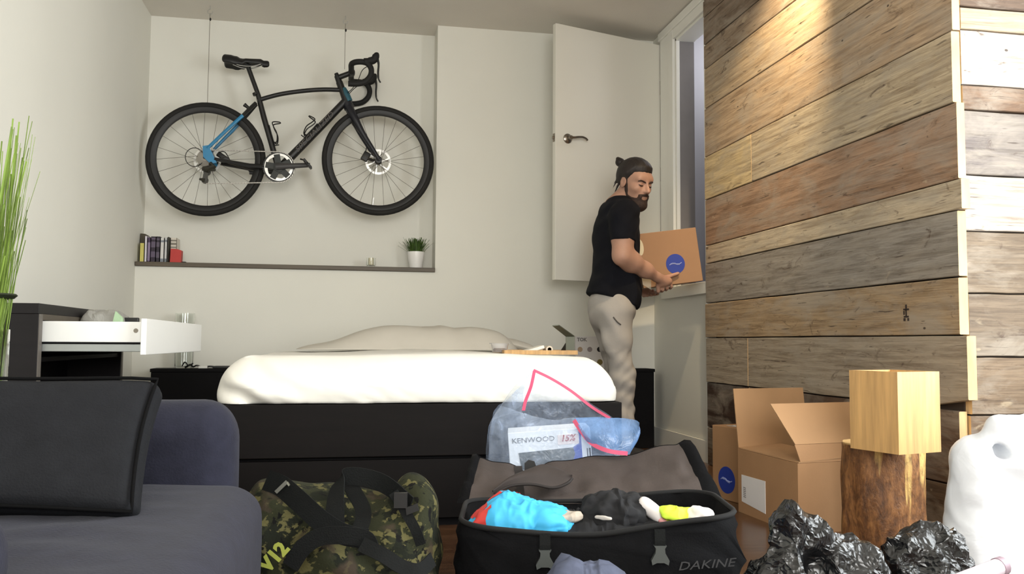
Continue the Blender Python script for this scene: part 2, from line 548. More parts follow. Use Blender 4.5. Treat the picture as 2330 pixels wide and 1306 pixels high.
# casing of the doorway
tc_ = MB()
tc_.box((XW - .024, 4.503, .12), (XW, 4.522, OZ1 + .06), bev=.002)
tc_.box((XW - .018, OY1, OZ0 - .06), (XW, OY1 + .085, OZ1 + .10), bev=.004)
tc_.box((XW - .012, OY1 + .085, OZ0 - .06), (XW, OY1 + .235, OZ1 + .10), bev=.003)
tc_.box((XW - .018, 4.46, OZ1), (XW, OY1, OZ1 + .06), bev=.004)
tc_.box((XW - .026, 4.46, OZ1 + .06), (XW, OY1 + .24, OZ1 + .112), bev=.004)
tc_.box((XW, OY1 - .018, OZ0), (XW + .022, OY1 + .001, OZ1), bev=.002)
tc_.box((XW, OY0, OZ1 - .016), (XW + .12, OY1, OZ1 + .001), bev=.002)
struct(MB().box((XW + .022, OY1 - .012, OZ0), (XW + .12, OY1 + .001, OZ1)).build('trim_3', mat('grey_jamb_paint', (120, 116, 116), .7)), 'grey painted inner jamb of the raised doorway', 'trim')
struct(tc_.build('trim_1', trim_m), 'white painted casing around the raised doorway', 'trim')
struct(MB().box((XW - .03, 4.46, .938), (XW + .10, OY1 + .19, 1.006), bev=.004).build('trim_2', trim_m), 'white sill board under the raised doorway', 'trim')
bb_ = MB().box((XW - .016, 4.2, 0), (XW, YF, .108)); bb_.box((XW - .016, 4.2, .108), (XW - .006, YF, .12))
struct(bb_.build('baseboard_right', trim_m), 'white baseboard under the raised doorway', 'baseboard')
struct(MB().box((XL, YF - .014, 0), (XW - .016, YF, .118), bev=.003).build('baseboard_back', trim_m), 'white baseboard along the back wall', 'baseboard')

# walls outside the frame, with the windows that light the room
struct(MB().box((XL - .15, YB - .12, 0), (-.85, YB, ZC)).box((1.15, YB - .12, 0), (2.8, YB, ZC)).box((-.85, YB - .12, 0), (1.15, YB, .8)).box((-.85, YB - .12, 2.3), (1.15, YB, ZC)).build('wall_rear', wall_m), 'off-white wall behind the camera with a window', 'wall')
struct(MB().box((XWIN, YB, 0), (XWIN + .12, .25, ZC)).box((XWIN, 2.2, 0), (XWIN + .12, 2.75, ZC)).box((XWIN, .25, 0), (XWIN + .12, 2.2, .48)).box((XWIN, .25, 2.35), (XWIN + .12, 2.2, ZC)).build('wall_window', wall_m), 'side wall with the daylight window', 'wall')
def window(name, lo, hi, ax, label):
    w = MB(); b = .05
    x0, y0, z0 = lo; x1, y1, z1 = hi
    if ax == 'x':
        for a in (y0, (y0 + y1) / 2 - b / 2, y1 - b): w.box((x0, a, z0), (x1, a + b, z1))
        for a in (z0, z1 - b): w.box((x0, y0, a), (x1, y1, a + b))
    else:
        for a in (x0, (x0 + x1) / 2 - b / 2, x1 - b): w.box((a, y0, z0), (a + b, y1, z1))
        for a in (z0, z1 - b): w.box((x0, y0, a), (x1, y1, a + b))
    struct(w.build(name, trim_m), label, 'window')
window('window_1', (XWIN + .03, .25, .48), (XWIN + .09, 2.2, 2.35), 'x', 'white framed window in the side wall')
window('window_2', (-.85, YB - .09, .8), (1.15, YB - .03, 2.3), 'y', 'white framed window behind the camera')

# plank wall: a partition clad with reclaimed boards on two faces, each board an object
pw = struct(MB().box((XP + .03, PY1 + .035, 0), (2.70, 4.46, ZC)).build('wall_partition', dark_m), 'partition wall clad with weathered reclaimed boards', 'wall')
def plank(L, H, T, seed, curve=None):
    """board: length on local x, height on z, face towards -y; ragged edges"""
    rnd = random.Random(seed); n = 9
    top = [H / 2 - .0015 - rnd.random() * .0022 for _ in range(n + 1)]
    bot = [-H / 2 + .0015 + rnd.random() * .0022 for _ in range(n + 1)]
    vs = []; fs = []
    for i in range(n + 1):
        x = -L / 2 + L * i / n
        b = .0025
        t0, b0 = top[i], bot[i]
        if curve and i == n: t0 -= .0; b0 += curve
        if curve and i == n - 1: b0 += curve * .22
        vs += [(x, b, t0), (x, 0, t0 - b), (x, 0, b0 + b), (x, b, b0), (x, T, b0), (x, T, t0)]
    for i in range(n):
        for k in range(6): fs.append((i * 6 + k, i * 6 + (k + 1) % 6, i * 6 + 6 + (k + 1) % 6, i * 6 + 6 + k))
    ends = [tuple(range(6)), tuple(n * 6 + k for k in range(6))]
    return vs, fs + ends
def board(L, H, T, loc, rot, rgb, seed, proud, curve=None):
    vs, fs = plank(L, H, T, seed, curve)
    o = make('plank', vs, fs, plank_m, None, False, origin=(0, 0, 0))
    o.data.materials.append(plank_end_m)
    o.data.polygons[-1].material_index = 1; o.data.polygons[-2].material_index = 1
    bmz = o.data.polygons
    for p in bmz:
        if abs(p.normal.x) > .9: p.material_index = 1
    o.color = srgb(*[min(250, c * 1.06) for c in rgb])
    o.rotation_euler = (0, 0, rot); o.location = loc
    put_under(o, pw)
    return o
# side face (looks towards -x): z of the joints, tint, near-end offset
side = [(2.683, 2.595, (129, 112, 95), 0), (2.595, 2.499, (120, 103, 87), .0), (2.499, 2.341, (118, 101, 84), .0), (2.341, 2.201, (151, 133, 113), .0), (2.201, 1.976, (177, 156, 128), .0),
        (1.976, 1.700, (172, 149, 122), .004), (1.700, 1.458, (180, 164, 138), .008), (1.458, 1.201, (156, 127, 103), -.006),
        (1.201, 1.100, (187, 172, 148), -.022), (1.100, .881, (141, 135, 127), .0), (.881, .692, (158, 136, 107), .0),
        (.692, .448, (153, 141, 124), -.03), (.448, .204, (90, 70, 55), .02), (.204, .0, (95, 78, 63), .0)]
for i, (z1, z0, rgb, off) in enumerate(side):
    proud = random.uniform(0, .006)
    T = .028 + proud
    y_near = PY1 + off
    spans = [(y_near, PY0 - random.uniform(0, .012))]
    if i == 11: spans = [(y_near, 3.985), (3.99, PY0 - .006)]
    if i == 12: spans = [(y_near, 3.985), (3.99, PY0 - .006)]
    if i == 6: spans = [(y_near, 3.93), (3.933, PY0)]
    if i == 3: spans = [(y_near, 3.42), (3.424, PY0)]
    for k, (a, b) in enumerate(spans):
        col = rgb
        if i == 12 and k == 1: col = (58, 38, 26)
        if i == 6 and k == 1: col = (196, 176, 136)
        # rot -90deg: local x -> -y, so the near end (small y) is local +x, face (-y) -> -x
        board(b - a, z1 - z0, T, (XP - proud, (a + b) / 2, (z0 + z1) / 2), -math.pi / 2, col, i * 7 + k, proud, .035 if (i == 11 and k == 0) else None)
# face towards the camera (looks towards -y)
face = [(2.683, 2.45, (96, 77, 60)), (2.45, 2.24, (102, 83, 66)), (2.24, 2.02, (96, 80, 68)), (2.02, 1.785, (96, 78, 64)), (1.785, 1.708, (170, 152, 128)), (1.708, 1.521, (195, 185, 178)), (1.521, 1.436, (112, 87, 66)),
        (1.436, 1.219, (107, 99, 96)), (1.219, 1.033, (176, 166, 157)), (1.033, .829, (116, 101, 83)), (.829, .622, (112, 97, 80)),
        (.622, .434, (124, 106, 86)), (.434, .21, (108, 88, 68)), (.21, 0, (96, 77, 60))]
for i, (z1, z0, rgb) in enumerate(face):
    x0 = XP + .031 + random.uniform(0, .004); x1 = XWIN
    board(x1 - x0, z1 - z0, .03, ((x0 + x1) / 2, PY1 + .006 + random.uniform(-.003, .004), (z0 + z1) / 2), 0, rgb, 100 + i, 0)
# stamped mark on a board
ink_m = mat('dark_ink', (46, 34, 28), 0.8)
mk = MB()
for (a, b, w, hh) in ((0, 0, .030, .006), (0, -.012, .006, .024), (0, -.026, .026, .006), (-.011, -.036, .008, .010), (.010, -.036, .010, .010), (.012, -.012, .006, .014), (0, .010, .008, .014)):
    mk.box((XP - .0075, 2.745 + a - w / 2, .785 + b - hh / 2), (XP - .004, 2.745 + a + w / 2, .785 + b + hh / 2))
mk.build('stamped_mark', ink_m, pw)

# niche shelf
shelf_m = mat('dark_oak', (84, 74, 60), 0.5, var=0.3, vscale=5, stretch=(0.6, 12, 12))
tag(MB().box((XL + .002, YF - .02, ZS0 + .001), (XR - .001, YN, ZS1), bev=.003).build('shelf_board', shelf_m), 'long dark wooden shelf board at the bottom of the wall niche', 'shelf')

# recessed spot in the ceiling grazing the plank wall
sp = thing('ceiling_spotlight', (1.66, 3.20, ZC), 'recessed ceiling spotlight washing the plank wall', 'spotlight')
MB().lathe([(.03, -.004), (.052, -.006), (.056, -.002), (.056, 0)], 24, (1.66, 3.20, ZC)).build('rim', trim_m, sp)
em = NT('lamp_glow'); em.b.inputs['Emission Color'].default_value = (1, .72, .38, 1); em.b.inputs['Emission Strength'].default_value = 12
MB().lathe([(0.0, -.003), (.03, -.003)], 20, (1.66, 3.20, ZC)).build('bulb', em.m, sp)
sl = bpy.data.lights.new('spot_beam', 'SPOT'); sl.energy = 110; sl.color = (1.0, .78, .48); sl.spot_size = math.radians(66); sl.spot_blend = .9; sl.shadow_soft_size = .03
so = bpy.data.objects.new('spot_beam', sl); COL.objects.link(so)
so.location = (1.66, 3.20, ZC - .02); so.rotation_euler = Vector((.36, .60, -1)).to_track_quat('-Z', 'Y').to_euler()
so.parent = sp; so.matrix_parent_inverse = world_loc(sp).inverted()

# ------------------------------------------------------------------ hatch door, swung open against the back wall
chrome_m = mat('brushed_nickel', (150, 142, 132), 0.28, 1.0, var=.05)
dx = Vector((1.205 - 1.965, 5.03 - 5.275, 0)).normalized(); hinge = Vector((1.962, 5.275, 0))
dn = Vector((dx.y, -dx.x, 0))
if dn.y > 0: dn = -dn
Md = Matrix(((dx.x, dn.x, 0, hinge.x), (dx.y, dn.y, 0, hinge.y), (0, 0, 1, 0), (0, 0, 0, 1)))
dr = struct(MB().box((0, -.018, 1.035), (.797, .018, 2.605), Md, bev=.003).build('door_1', door_m, smooth=30), 'plain white hatch door standing open', 'door')
hb = MB()
hb.lathe([(.0, .0), (.030, .0), (.030, .006), (.022, .012), (.012, .014), (.012, .045), (0, .045)], 24, (0, 0, 0), Md @ Matrix.Translation((.712, .018, 1.90)) , axis='y')
hp = [(.712, .060, 1.90), (.69, .064, 1.901), (.66, .064, 1.907), (.63, .062, 1.910), (.605, .058, 1.905), (.592, .055, 1.897)]
hb.tube([Md @ Vector(p) for p in catmull(hp, 4)], .0075, 8)
hb.build('handle', chrome_m, dr, smooth=True)
MB().box((.797, -.010, 1.875), (.7995, .010, 1.925), Md).box((.797, -.006, 1.89), (.809, .006, 1.91), Md, bev=.003).build('latch', chrome_m, dr)
for hz in (1.15, 1.75, 2.32):
    MB().tube([Md @ Vector((-.004, .02, hz - .045)), Md @ Vector((-.004, .02, hz + .045))], .0075, 10).build('hinge', chrome_m, dr, smooth=True)

# ------------------------------------------------------------------ bicycle hanging in the niche
YK = 5.365
carbon = mat('matte_black_frame', (17, 16, 15), 0.45, var=.1)
navy = mat('dark_navy_fork', (21, 22, 30), 0.4, var=.08)
blue_m = mat('blue_frame_paint', (40, 124, 168), 0.35, var=.08)
rubber = mat('tyre_rubber', (19, 17, 14), 0.8, var=.15, vscale=20)
rim_m = mat('black_rim', (15, 13, 12), 0.5)
spoke_m = mat('steel_spoke', (120, 112, 102), 0.35, 0.8)
silver = mat('polished_silver', (205, 204, 200), 0.3, 0.85, var=.04)
bkpart = mat('black_component', (15, 14, 13), 0.45)
grey_letter = mat('dark_grey_lettering', (74, 68, 62), 0.5)
tape = mat('bar_tape', (13, 12, 11), 0.75, bump=.2)

bike = thing('road_bicycle', (-.34, YK, 1.39), 'black road bicycle with blue rear stays hanging on cables in the wall niche', 'bicycle')
def V(x, z, dy=0.0): return Vector((x, YK + dy, z))

def wheel(name, cx, cz, rot0, rotor_side):
    w = bpy.data.objects.new(name, None); w.empty_display_size = .02; w.location = (cx, YK, cz); COL.objects.link(w); put_under(w, bike)
    R = .345
    tt = MB(); n, m = 64, 10; rows = []
    for i in range(m):
        a = 2 * math.pi * i / m
        rows.append([(cx + (R - .0175 + .0175 * math.cos(a)) * math.cos(2 * math.pi * k / n), YK + .0175 * math.sin(a), cz + (R - .0175 + .0175 * math.cos(a)) * math.sin(2 * math.pi * k / n)) for k in range(n)])
    rows.append(rows[0])
    tt.grid(rows, closed=True).build('tyre', rubber, w, smooth='all')
    rm = MB(); n = 64
    prof = [(.282, -.006), (.288, -.011), (.314, -.0125), (.318, 0), (.314, .0125), (.288, .011), (.282, .006), (.282, -.006)]
    rm.grid([[(cx + r * math.cos(2 * math.pi * k / n), YK + y, cz + r * math.sin(2 * math.pi * k / n)) for k in range(n)] for r, y in prof], closed=True).build('rim', rim_m, w, smooth=40)
    MB().lathe([(0, -.055), (.010, -.055), (.010, -.034), (.021, -.032), (.021, -.026), (.012, -.02), (.012, .02), (.021, .026), (.021, .032), (.010, .034), (.010, .055), (0, .055)], 20, (cx, YK, cz), axis='y').build('hub', bkpart, w, smooth=30)
    base = None
    for k in range(24):
        a = rot0 + 2 * math.pi * k / 24; sd = 1 if k % 2 else -1
        b = a + (.9 if (k // 2) % 2 else -.9)
        p0 = V(cx + .02 * math.cos(b), cz + .02 * math.sin(b), sd * .028); p1 = V(cx + .284 * math.cos(a), cz + .284 * math.sin(a), sd * .003)
        MB().tube([p0, p1], .00105, 4, caps=False).build('spoke', spoke_m, w)
    ra = rot0 * 1.7 - 1.9
    MB().tube([V(cx + .285 * math.cos(ra), cz + .285 * math.sin(ra)), V(cx + .235 * math.cos(ra), cz + .235 * math.sin(ra))], .0028, 6).build('valve', silver, w)
    # brake rotor on the far side
    rt = MB(); n = 40
    for (r0, r1) in ((.066, .080),):
        ring = [(r0, .0), (r1, .0), (r1, .002), (r0, .002), (r0, 0)]
        rt.grid([[(cx + r * math.cos(2 * math.pi * k / n), YK + rotor_side + y, cz + r * math.sin(2 * math.pi * k / n)) for k in range(n)] for r, y in ring], closed=True)
    for k in range(6):
        a = 2 * math.pi * k / 6
        rt.ribbon([V(cx + .018 * math.cos(a), cz + .018 * math.sin(a), rotor_side), V(cx + .068 * math.cos(a + .35), cz + .068 * math.sin(a + .35), rotor_side)], .009, .002, (-math.sin(a), 0, math.cos(a)))
    rt.build('brake_rotor', silver, w)
    return w
RA, FA, BB = (-.856, 1.744), (.164, 1.782), (-.430, 1.704)
wheel('rear_wheel', *RA, .05, .040)
wheel('front_wheel', *FA, .13, .042)

fr = MB()
fr.tube(catmull([V(-.57, 2.118), V(-.44, 2.163), V(-.30, 2.193), V(-.18, 2.209), V(-.075, 2.213)], 5), [.0135] * 21, 10)        # top tube
fr.tube([V(-.044, 2.145), V(-.16, 2.011), V(-.30, 1.852), V(-.42, 1.716)], [.023, .024, .025, .026], 12)                          # down tube
fr.tube([V(-.565, 2.150), V(-.53, 2.02), V(-.485, 1.87), V(-.44, 1.72)], [.0155, .017, .0165, .018], 10)                           # seat tube
fr.tube([V(-.084, 2.262), V(-.058, 2.195), V(-.030, 2.125)], [.021, .022, .026], 12)                                            # head tube
fr.lathe([(0, -.045), (.026, -.045), (.028, -.03), (.028, .03), (.026, .045), (0, .045)], 18, (BB[0], YK, BB[1]), axis='y')      # bottom bracket
for s in (-1, 1):
    fr.tube([V(-.576, 2.098, s * .012), V(-.612, 2.055, s * .026), V(-.650, 2.008, s * .036)], [.012, .0115, .0105], 8)               # upper stays
    fr.tube([V(-.455, 1.703, s * .030), V(-.60, 1.706, s * .048), V(-.80, 1.735, s * .062)], [.017, .014, .010], 8)                    # chainstays
fr.build('frame', carbon, bike, smooth=40)
st = MB()
for s in (-1, 1):
    st.tube([V(-.648, 2.011, s * .036), V(-.74, 1.910, s * .052), V(-.842, 1.795, s * .062)], [.0112, .0105, .010], 8)
    st.prism([(-.868, 1.808), (-.835, 1.815), (-.80, 1.742), (-.786, 1.712), (-.822, 1.706), (-.862, 1.742)], YK + s * .062 - .005, YK + s * .062 + .005)
st.build('blue_rear_stays', blue_m, bike, smooth=30)
sc = MB().tube([V(-.606, 2.055, .0), V(-.628, 2.075, 0), V(-.645, 2.088, 0)], [.012, .010, .013], 8); sc.build('cable_guide', bkpart, bike, smooth=True)
lettering('down_tube_lettering', 'SPECIALIZED', .042, V(-.226, 1.934, -.0265), (math.cos(.853), 0, math.sin(.853)), (-math.sin(.853), 0, math.cos(.853)), grey_letter, bike, shear=.25, squeeze=1.35)
# blue flash on the head tube
MB().tube([V(-.064, 2.222, -.004), V(-.047, 2.19, -.006), V(-.026, 2.143, -.006)], [.017, .0215, .0215], 10, M=Matrix.Translation((.006, 0, 0))).build('blue_head_flash', mat('teal_frame_flash', (36, 86, 100), .4), bike, smooth=True)
# fork
fk = MB()
fk.tube([V(-.034, 2.135), V(-.018, 2.10)], [.029, .034], 12)
for s in (-1, 1):
    fk.tube(catmull([V(-.022, 2.105, s * .014), V(.012, 2.035, s * .040), V(.066, 1.935, s * .047), V(.128, 1.838, s * .052), V(.166, 1.778, s * .055)], 4), [.026, .0255, .025, .024, .023, .022, .020, .019, .0175, .016, .015, .0145, .0135, .013, .012, .012, .012], 10)
fk.build('fork', navy, bike, smooth=45)
# seat post, clamp, saddle
MB().tube([V(-.632, 2.33), V(-.60, 2.245), V(-.562, 2.145)], [.0135, .0138, .0138], 10).tube([V(-.583, 2.165), V(-.577, 2.15)], .0185, 10).tube([V(-.640, 2.338), V(-.615, 2.322)], .014, 8).build('seat_post', carbon, bike, smooth=45)
def saddle_fn(p):
    x = p.x / .135                      # -1 rear .. 1 nose
    w = .070 * (1 - max(0, (x + .55)) / 1.55 * .80) if x > -.55 else .070 * (1 - (abs(x) - .55) * .25)
    zz = p.z * (1.35 if x < -.3 else .8) + .008 * abs(x + .1) + (.004 if x < -.6 else 0) - (.03 * (abs(p.y) / .07) ** 2 * (1 if x < 0 else .5))
    return Vector((-.640 + p.x, YK + p.y / .07 * w, 2.356 + zz - (.010 if x > .7 else 0)))
vs, fs = rbox((.27, .14, .032), .015, (14, 8, 1), 3, saddle_fn)
make('saddle', vs, fs, mat('saddle_leather', (12, 11, 11), .5), bike, 'all')
rl = MB()
for s in (-1, 1): rl.tube(catmull([V(-.72, 2.338, s * .022), V(-.67, 2.322, s * .022), V(-.60, 2.322, s * .022), V(-.545, 2.343, s * .016)], 4), .0035, 6)
rl.build('saddle_rail', silver, bike, smooth=True)
# stem, bars, hoods, levers
MB().tube([V(-.098, 2.300), V(-.082, 2.258)], [.018, .019], 12).tube([V(-.090, 2.290), V(-.01, 2.326)], [.017, .016], 10).tube([V(-.01, 2.326, -.022), V(-.01, 2.326, .022)], .021, 12).tube([V(-.104, 2.316), V(-.093, 2.29)], [.012, .016], 10).build('stem', bkpart, bike, smooth=45)
hbm = MB()
for s in (-1, 1):
    path = catmull([V(-.01, 2.326, 0), V(-.012, 2.327, s * .09), V(-.010, 2.327, s * .165), V(.010, 2.330, s * .197), V(.050, 2.332, s * .207), V(.085, 2.322, s * .21), V(.106, 2.288, s * .213), V(.100, 2.243, s * .216), V(.066, 2.206, s * .218), V(.02, 2.192, s * .22), V(-.028, 2.190, s * .222)], 5)
    hbm.tube(path, .0172, 10)
hbm.build('handlebar', tape, bike, smooth='all')
for s in (-1, 1):
    y = s * .209
    hd = MB().tube(catmull([V(.062, 2.334, y), V(.095, 2.338, y), V(.122, 2.350, y), V(.134, 2.378, y), V(.132, 2.392, y)], 4), [.020] * 4 + [.023] * 4 + [.022] * 4 + [.020, .018, .016, .014, .010], 10)
    h_ = hd.build('brake_hood', tape, bike, smooth='all')
    MB().tube(catmull([V(.142, 2.362, y), V(.149, 2.32, y), V(.147, 2.275, y), V(.150, 2.235, y), V(.162, 2.212, y)], 4), [.009] * 4 + [.0075] * 8 + [.006] * 5, 8, flat=.8).build('brake_lever', bkpart, h_, smooth='all')
cb = MB()
for s, bx in ((-1, .0), (1, .0)):
    cb.tube(catmull([V(.10, 2.318, s * .205), V(.055, 2.30, s * .15), V(.03, 2.262, s * .06), V(.0, 2.225, s * .02), V(-.03, 2.19, s * .028)], 5), .0025, 6)
cb.build('brake_cable', bkpart, bike, smooth=True)
# cranks, chainring, pedals, chain
cr = bpy.data.objects.new('crankset', None); cr.location = V(*BB); COL.objects.link(cr); put_under(cr, bike)
yc = -.050
ring = MB(); n = 88
outer = [.0925 + (.0028 if k % 2 else -.0012) for k in range(n)]
r_in = .083
rows = []
for (kind, dy) in (('o', -.002), ('i', -.002), ('i', .002), ('o', .002), ('o', -.002)):
    rows.append([V(BB[0] + (outer[k] if kind == 'o' else r_in) * math.cos(2 * math.pi * k / n), BB[1] + (outer[k] if kind == 'o' else r_in) * math.sin(2 * math.pi * k / n), yc + dy) for k in range(n)])
ring.grid(rows, closed=True).build('chainring_teeth', bkpart, cr)
sil = MB(); rows = []
for (rr, dy) in ((.0835, -.004), (.071, -.004), (.071, .002), (.0835, .002), (.0835, -.004)):
    rows.append([V(BB[0] + (rr - (.006 * abs(math.sin(2.5 * 2 * math.pi * k / n)) if rr < .08 else 0)) * math.cos(2 * math.pi * k / n), BB[1] + (rr - (.006 * abs(math.sin(2.5 * 2 * math.pi * k / n)) if rr < .08 else 0)) * math.sin(2 * math.pi * k / n), yc + dy) for k in range(n)])
sil.grid(rows, closed=True).build('chainring', silver, cr)
sp5 = MB()
for k in range(5):
    a = math.radians(100 + 72 * k)
    sp5.ribbon([V(BB[0], BB[1], yc - .004), V(BB[0] + .05 * math.cos(a), BB[1] + .05 * math.sin(a), yc - .004), V(BB[0] + .078 * math.cos(a), BB[1] + .078 * math.sin(a), yc - .004)], .036, .006, (-math.sin(a), 0, math.cos(a)))
sp5.lathe([(0, -.012), (.030, -.010), (.034, 0), (.034, .008), (0, .008)], 20, (BB[0], YK + yc, BB[1]), axis='y')
sp5.build('spider', mat('dark_green_black_spider', (24, 28, 24), .5), cr)
ca = math.radians(4.5)
def arm(sgn, y0):
    a = ca if sgn > 0 else ca + math.pi
    pts = [V(BB[0] - .015 * math.cos(a), BB[1] - .015 * math.sin(a), y0), V(BB[0] + .06 * math.cos(a), BB[1] + .06 * math.sin(a), y0 - sgn * .008), V(BB[0] + .185 * math.cos(a), BB[1] + .185 * math.sin(a), y0 - sgn * .014)]
    MB().tube(pts, [.021, .017, .0135], 10, flat=.7).build('crank_arm', mat('graphite_crank', (58, 56, 56), .45), cr, smooth=45)
    e = V(BB[0] + .172 * math.cos(a), BB[1] + .172 * math.sin(a), y0 - sgn * .05)
    pm = MB().tube([e + Vector((0, sgn * .04, 0)), e - Vector((0, sgn * .03, 0))], .006, 8)
    t = math.radians(-48)
    pm.box((-.034, -.03, -.007), (.034, .03, .007), Matrix.Translation(e) @ Matrix.Rotation(-t, 4, 'Y'), bev=.004)
    pm.tube([e + Vector((-.03 * math.cos(t) * 1.0, 0, -.03 * math.sin(t))), e + Vector((-.044, 0, .028))], .005, 6)
    pm.build('pedal', bkpart, cr)
arm(1, -.068); arm(-1, .068)
cs = MB()
for k in range(9): cs.lathe([(.010, -.002), (.036 - .0 + .0035 * k - .016 + .004, -.002), (.036 + .0035 * k - .016 + .004, .0005), (.010, .0005)], 26, (RA[0], YK - .050 + k * .004, RA[1]), axis='y')
cs.build('cassette', mat('cassette_steel', (128, 124, 116), .35, .9), bike)
der = MB()
der.tube([V(-.822, 1.706, -.066), V(-.80, 1.688, -.075), V(-.835, 1.668, -.078), V(-.862, 1.672, -.07)], [.013, .016, .020, .013], 8)
der.tube([V(-.815, 1.672, -.07), V(-.79, 1.668, -.066)], [.014, .008], 8)
der.ribbon([V(-.838, 1.672, -.060), V(-.848, 1.635, -.058), V(-.852, 1.604, -.056)], .026, .010, (1, 0, .2))
der.lathe([(0, -.006), (.021, -.006), (.021, .006), (0, .006)], 14, (-.840, YK - .052, 1.655), axis='y')
der.lathe([(0, -.006), (.020, -.006), (.020, .006), (0, .006)], 14, (-.851, YK - .052, 1.606), axis='y')
der.tube([V(-.851, 1.606, -.058), V(-.882, 1.612, -.058)], [.012, .006], 8)
der.build('rear_derailleur', mat('derailleur_black', (44, 42, 32), .45), bike, smooth=40)
MB().tube([V(-.911 + .052 * math.cos(t * .3), 1.739 + .056 * math.sin(t * .3), -.066) for t in range(2, 20)], .0024, 6).build('cable_loop', bkpart, bike, smooth=True)
chm = NT('chain_links')
wv = chm.add('ShaderNodeTexWave'); wv.inputs['Scale'].default_value = 36; wv.inputs['Distortion'].default_value = 0
chm.link(chm.coords((1, 1, 1)), wv.inputs['Vector'])
chm.link(chm.ramp(wv.outputs['Fac'], [(.35, srgb(66, 62, 56)), (.6, srgb(196, 192, 184))]), chm.b.inputs['Base Color'])
chm.b.inputs['Metallic'].default_value = .6; chm.b.inputs['Roughness'].default_value = .35
chp = [V(-.846, 1.789, -.050), V(-.64, 1.793, -.050), V(-.436, 1.797, -.050)]
for k in range(0, 13): a = math.pi / 2 - math.pi * k / 12; chp.append(V(BB[0] + .093 * math.cos(a), BB[1] + .093 * math.sin(a), -.050))
chp += [V(-.44, 1.611, -.050), V(-.64, 1.598, -.052), V(-.846, 1.586, -.054)]
MB().ribbon(chp, .0055, .0055, (0, 1, 0)).build('chain', chm.m, bike)
def cage(p, ax, nx, h):
    """bottle cage: p foot, ax along the tube, nx away from the tube"""
    ax = Vector((ax[0], 0, ax[1])).normalized(); nx = Vector((nx[0], 0, nx[1])).normalized(); p = V(*p); yv = Vector((0, 1, 0))
    c = MB()
    c.ribbon([p + ax * (-.02) + nx * .004, p + ax * .06 + nx * .004, p + ax * (h * .95) + nx * .006], .022, .004, (0, 1, 0))
    for s in (-1, 1):
        c.tube(catmull([p + nx * .004 + yv * (s * .01), p + nx * .02 + ax * (-.004) + yv * (s * .025), p + nx * .035 + ax * (h * .35) + yv * (s * .036), p + nx * .028 + ax * (h * .75) + yv * (s * .037), p + nx * .03 + ax * h + yv * (s * .034), p + nx * .066 + ax * (h * .96) + yv * (s * .018), p + nx * .074 + ax * (h * .93)], 4), .0038, 6)
    c.tube([p + nx * .004 + ax * (-.018), p + nx * .028 + ax * (-.02)], .0035, 6)
    c.build('bottle_cage', bkpart, bike, smooth=True)
cage((-.468, 1.862), (-.30, .954), (.954, .30), .115)
cage((-.272, 1.915), (.66, .75), (-.75, .66), .105)
cal = MB().box((-.022, -.014, -.03), (.022, .014, .03), Matrix.Translation(V(.086, 1.812, .044)) @ Matrix.Rotation(.5, 4, 'Y'), bev=.006).tube(catmull([V(.085, 1.845, .046), V(.09, 1.88, .05), V(.075, 1.93, .052)], 4), .003, 6)
cal.tube([V(.10, 1.80, .044), V(.155, 1.785, .052)], .010, 8)
cal.build('front_caliper', bkpart, bike, smooth=30)
MB().box((-.04, -.014, -.016), (.04, .014, .016), Matrix.Translation(V(-.765, 1.768, .044)) @ Matrix.Rotation(.6, 4, 'Y'), bev=.006).tube(catmull([V(-.79, 1.80, .046), V(-.755, 1.80, .046), V(-.722, 1.745, .05)], 4), .003, 6).build('rear_caliper', bkpart, bike, smooth=30)

# hanging cables with ceiling hooks
wire_m = mat('grey_steel_cable', (132, 126, 116), .4, .6)
def hang(x, y, z_low, label, clampz):
    t = thing('hanging_cable', (x, y, ZC), label, 'cable', 'cables that hold the bicycle')
    MB().tube([(x, y, z_low), (x, y, ZC - .045)], .0016, 6).build('wire', wire_m, t)
    pts = [(x, y, ZC), (x, y, ZC - .022)] + [(x + .014 * math.cos(a), y, ZC - .036 + .014 * math.sin(a)) for a in [math.pi / 2 + i * .5 for i in range(0, 11)]]
    MB().tube(pts, .0028, 6).build('ceiling_hook', silver, t, smooth=True)
    MB().ball((x + .003, y, clampz), (.006, .006, .010), 8, 6).build('clamp', bkpart, t)
hang(-.858, YK, 2.083, 'thin steel cable from ceiling hook down to the rear wheel', 2.600)
hang(-.053, YK, 2.345, 'thin steel cable from ceiling hook down to the handlebar', 2.592)

# ------------------------------------------------------------------ things on the niche shelf
def book(px0, px1, topy, rgb, label, depth=.115, yf=5.44, bands=None, band_rgb=None, lean=0.0):
    a = at(px0, 590, yf).x; b = at(px1, 590, yf).x; top = at((px0 + px1) / 2, topy, yf).z
    h = top - ZS1
    t = thing('book', ((a + b) / 2, yf, ZS1), label, 'book', 'books on the niche shelf')
    m = mat('cover_%d_%d_%d' % rgb, rgb, .5, var=.1, vscale=14)
    g = .0006
    cv = MB().box((a + g, yf, ZS1), (a + g + .0018, yf + depth, top)).box((b - g - .0018, yf, ZS1), (b - g, yf + depth, top)).box((a + g, yf, ZS1), (b - g, yf + .003, top))
    cv.build('cover', m, t)
    if b - a > .006: MB().box((a + g + .0018, yf + .003, ZS1 + .003), (b - g - .0018, yf + depth - .004, top - .003)).build('pages', mat('paper', (228, 222, 206), .8), t)
    if bands:
        for (f0, f1) in bands:
            MB().box((a + .002, yf - .0008, ZS1 + h * f0), (b - .002, yf, ZS1 + h * f1)).build('spine_print', mat('print_%d_%d_%d' % band_rgb, band_rgb, .6), t)
bk_m = mat('dark_walnut', (70, 62, 46), .6, var=.25, stretch=(8, 8, 1))
a = at(314, 590, 5.46).x; b = at(335, 590, 5.46).x
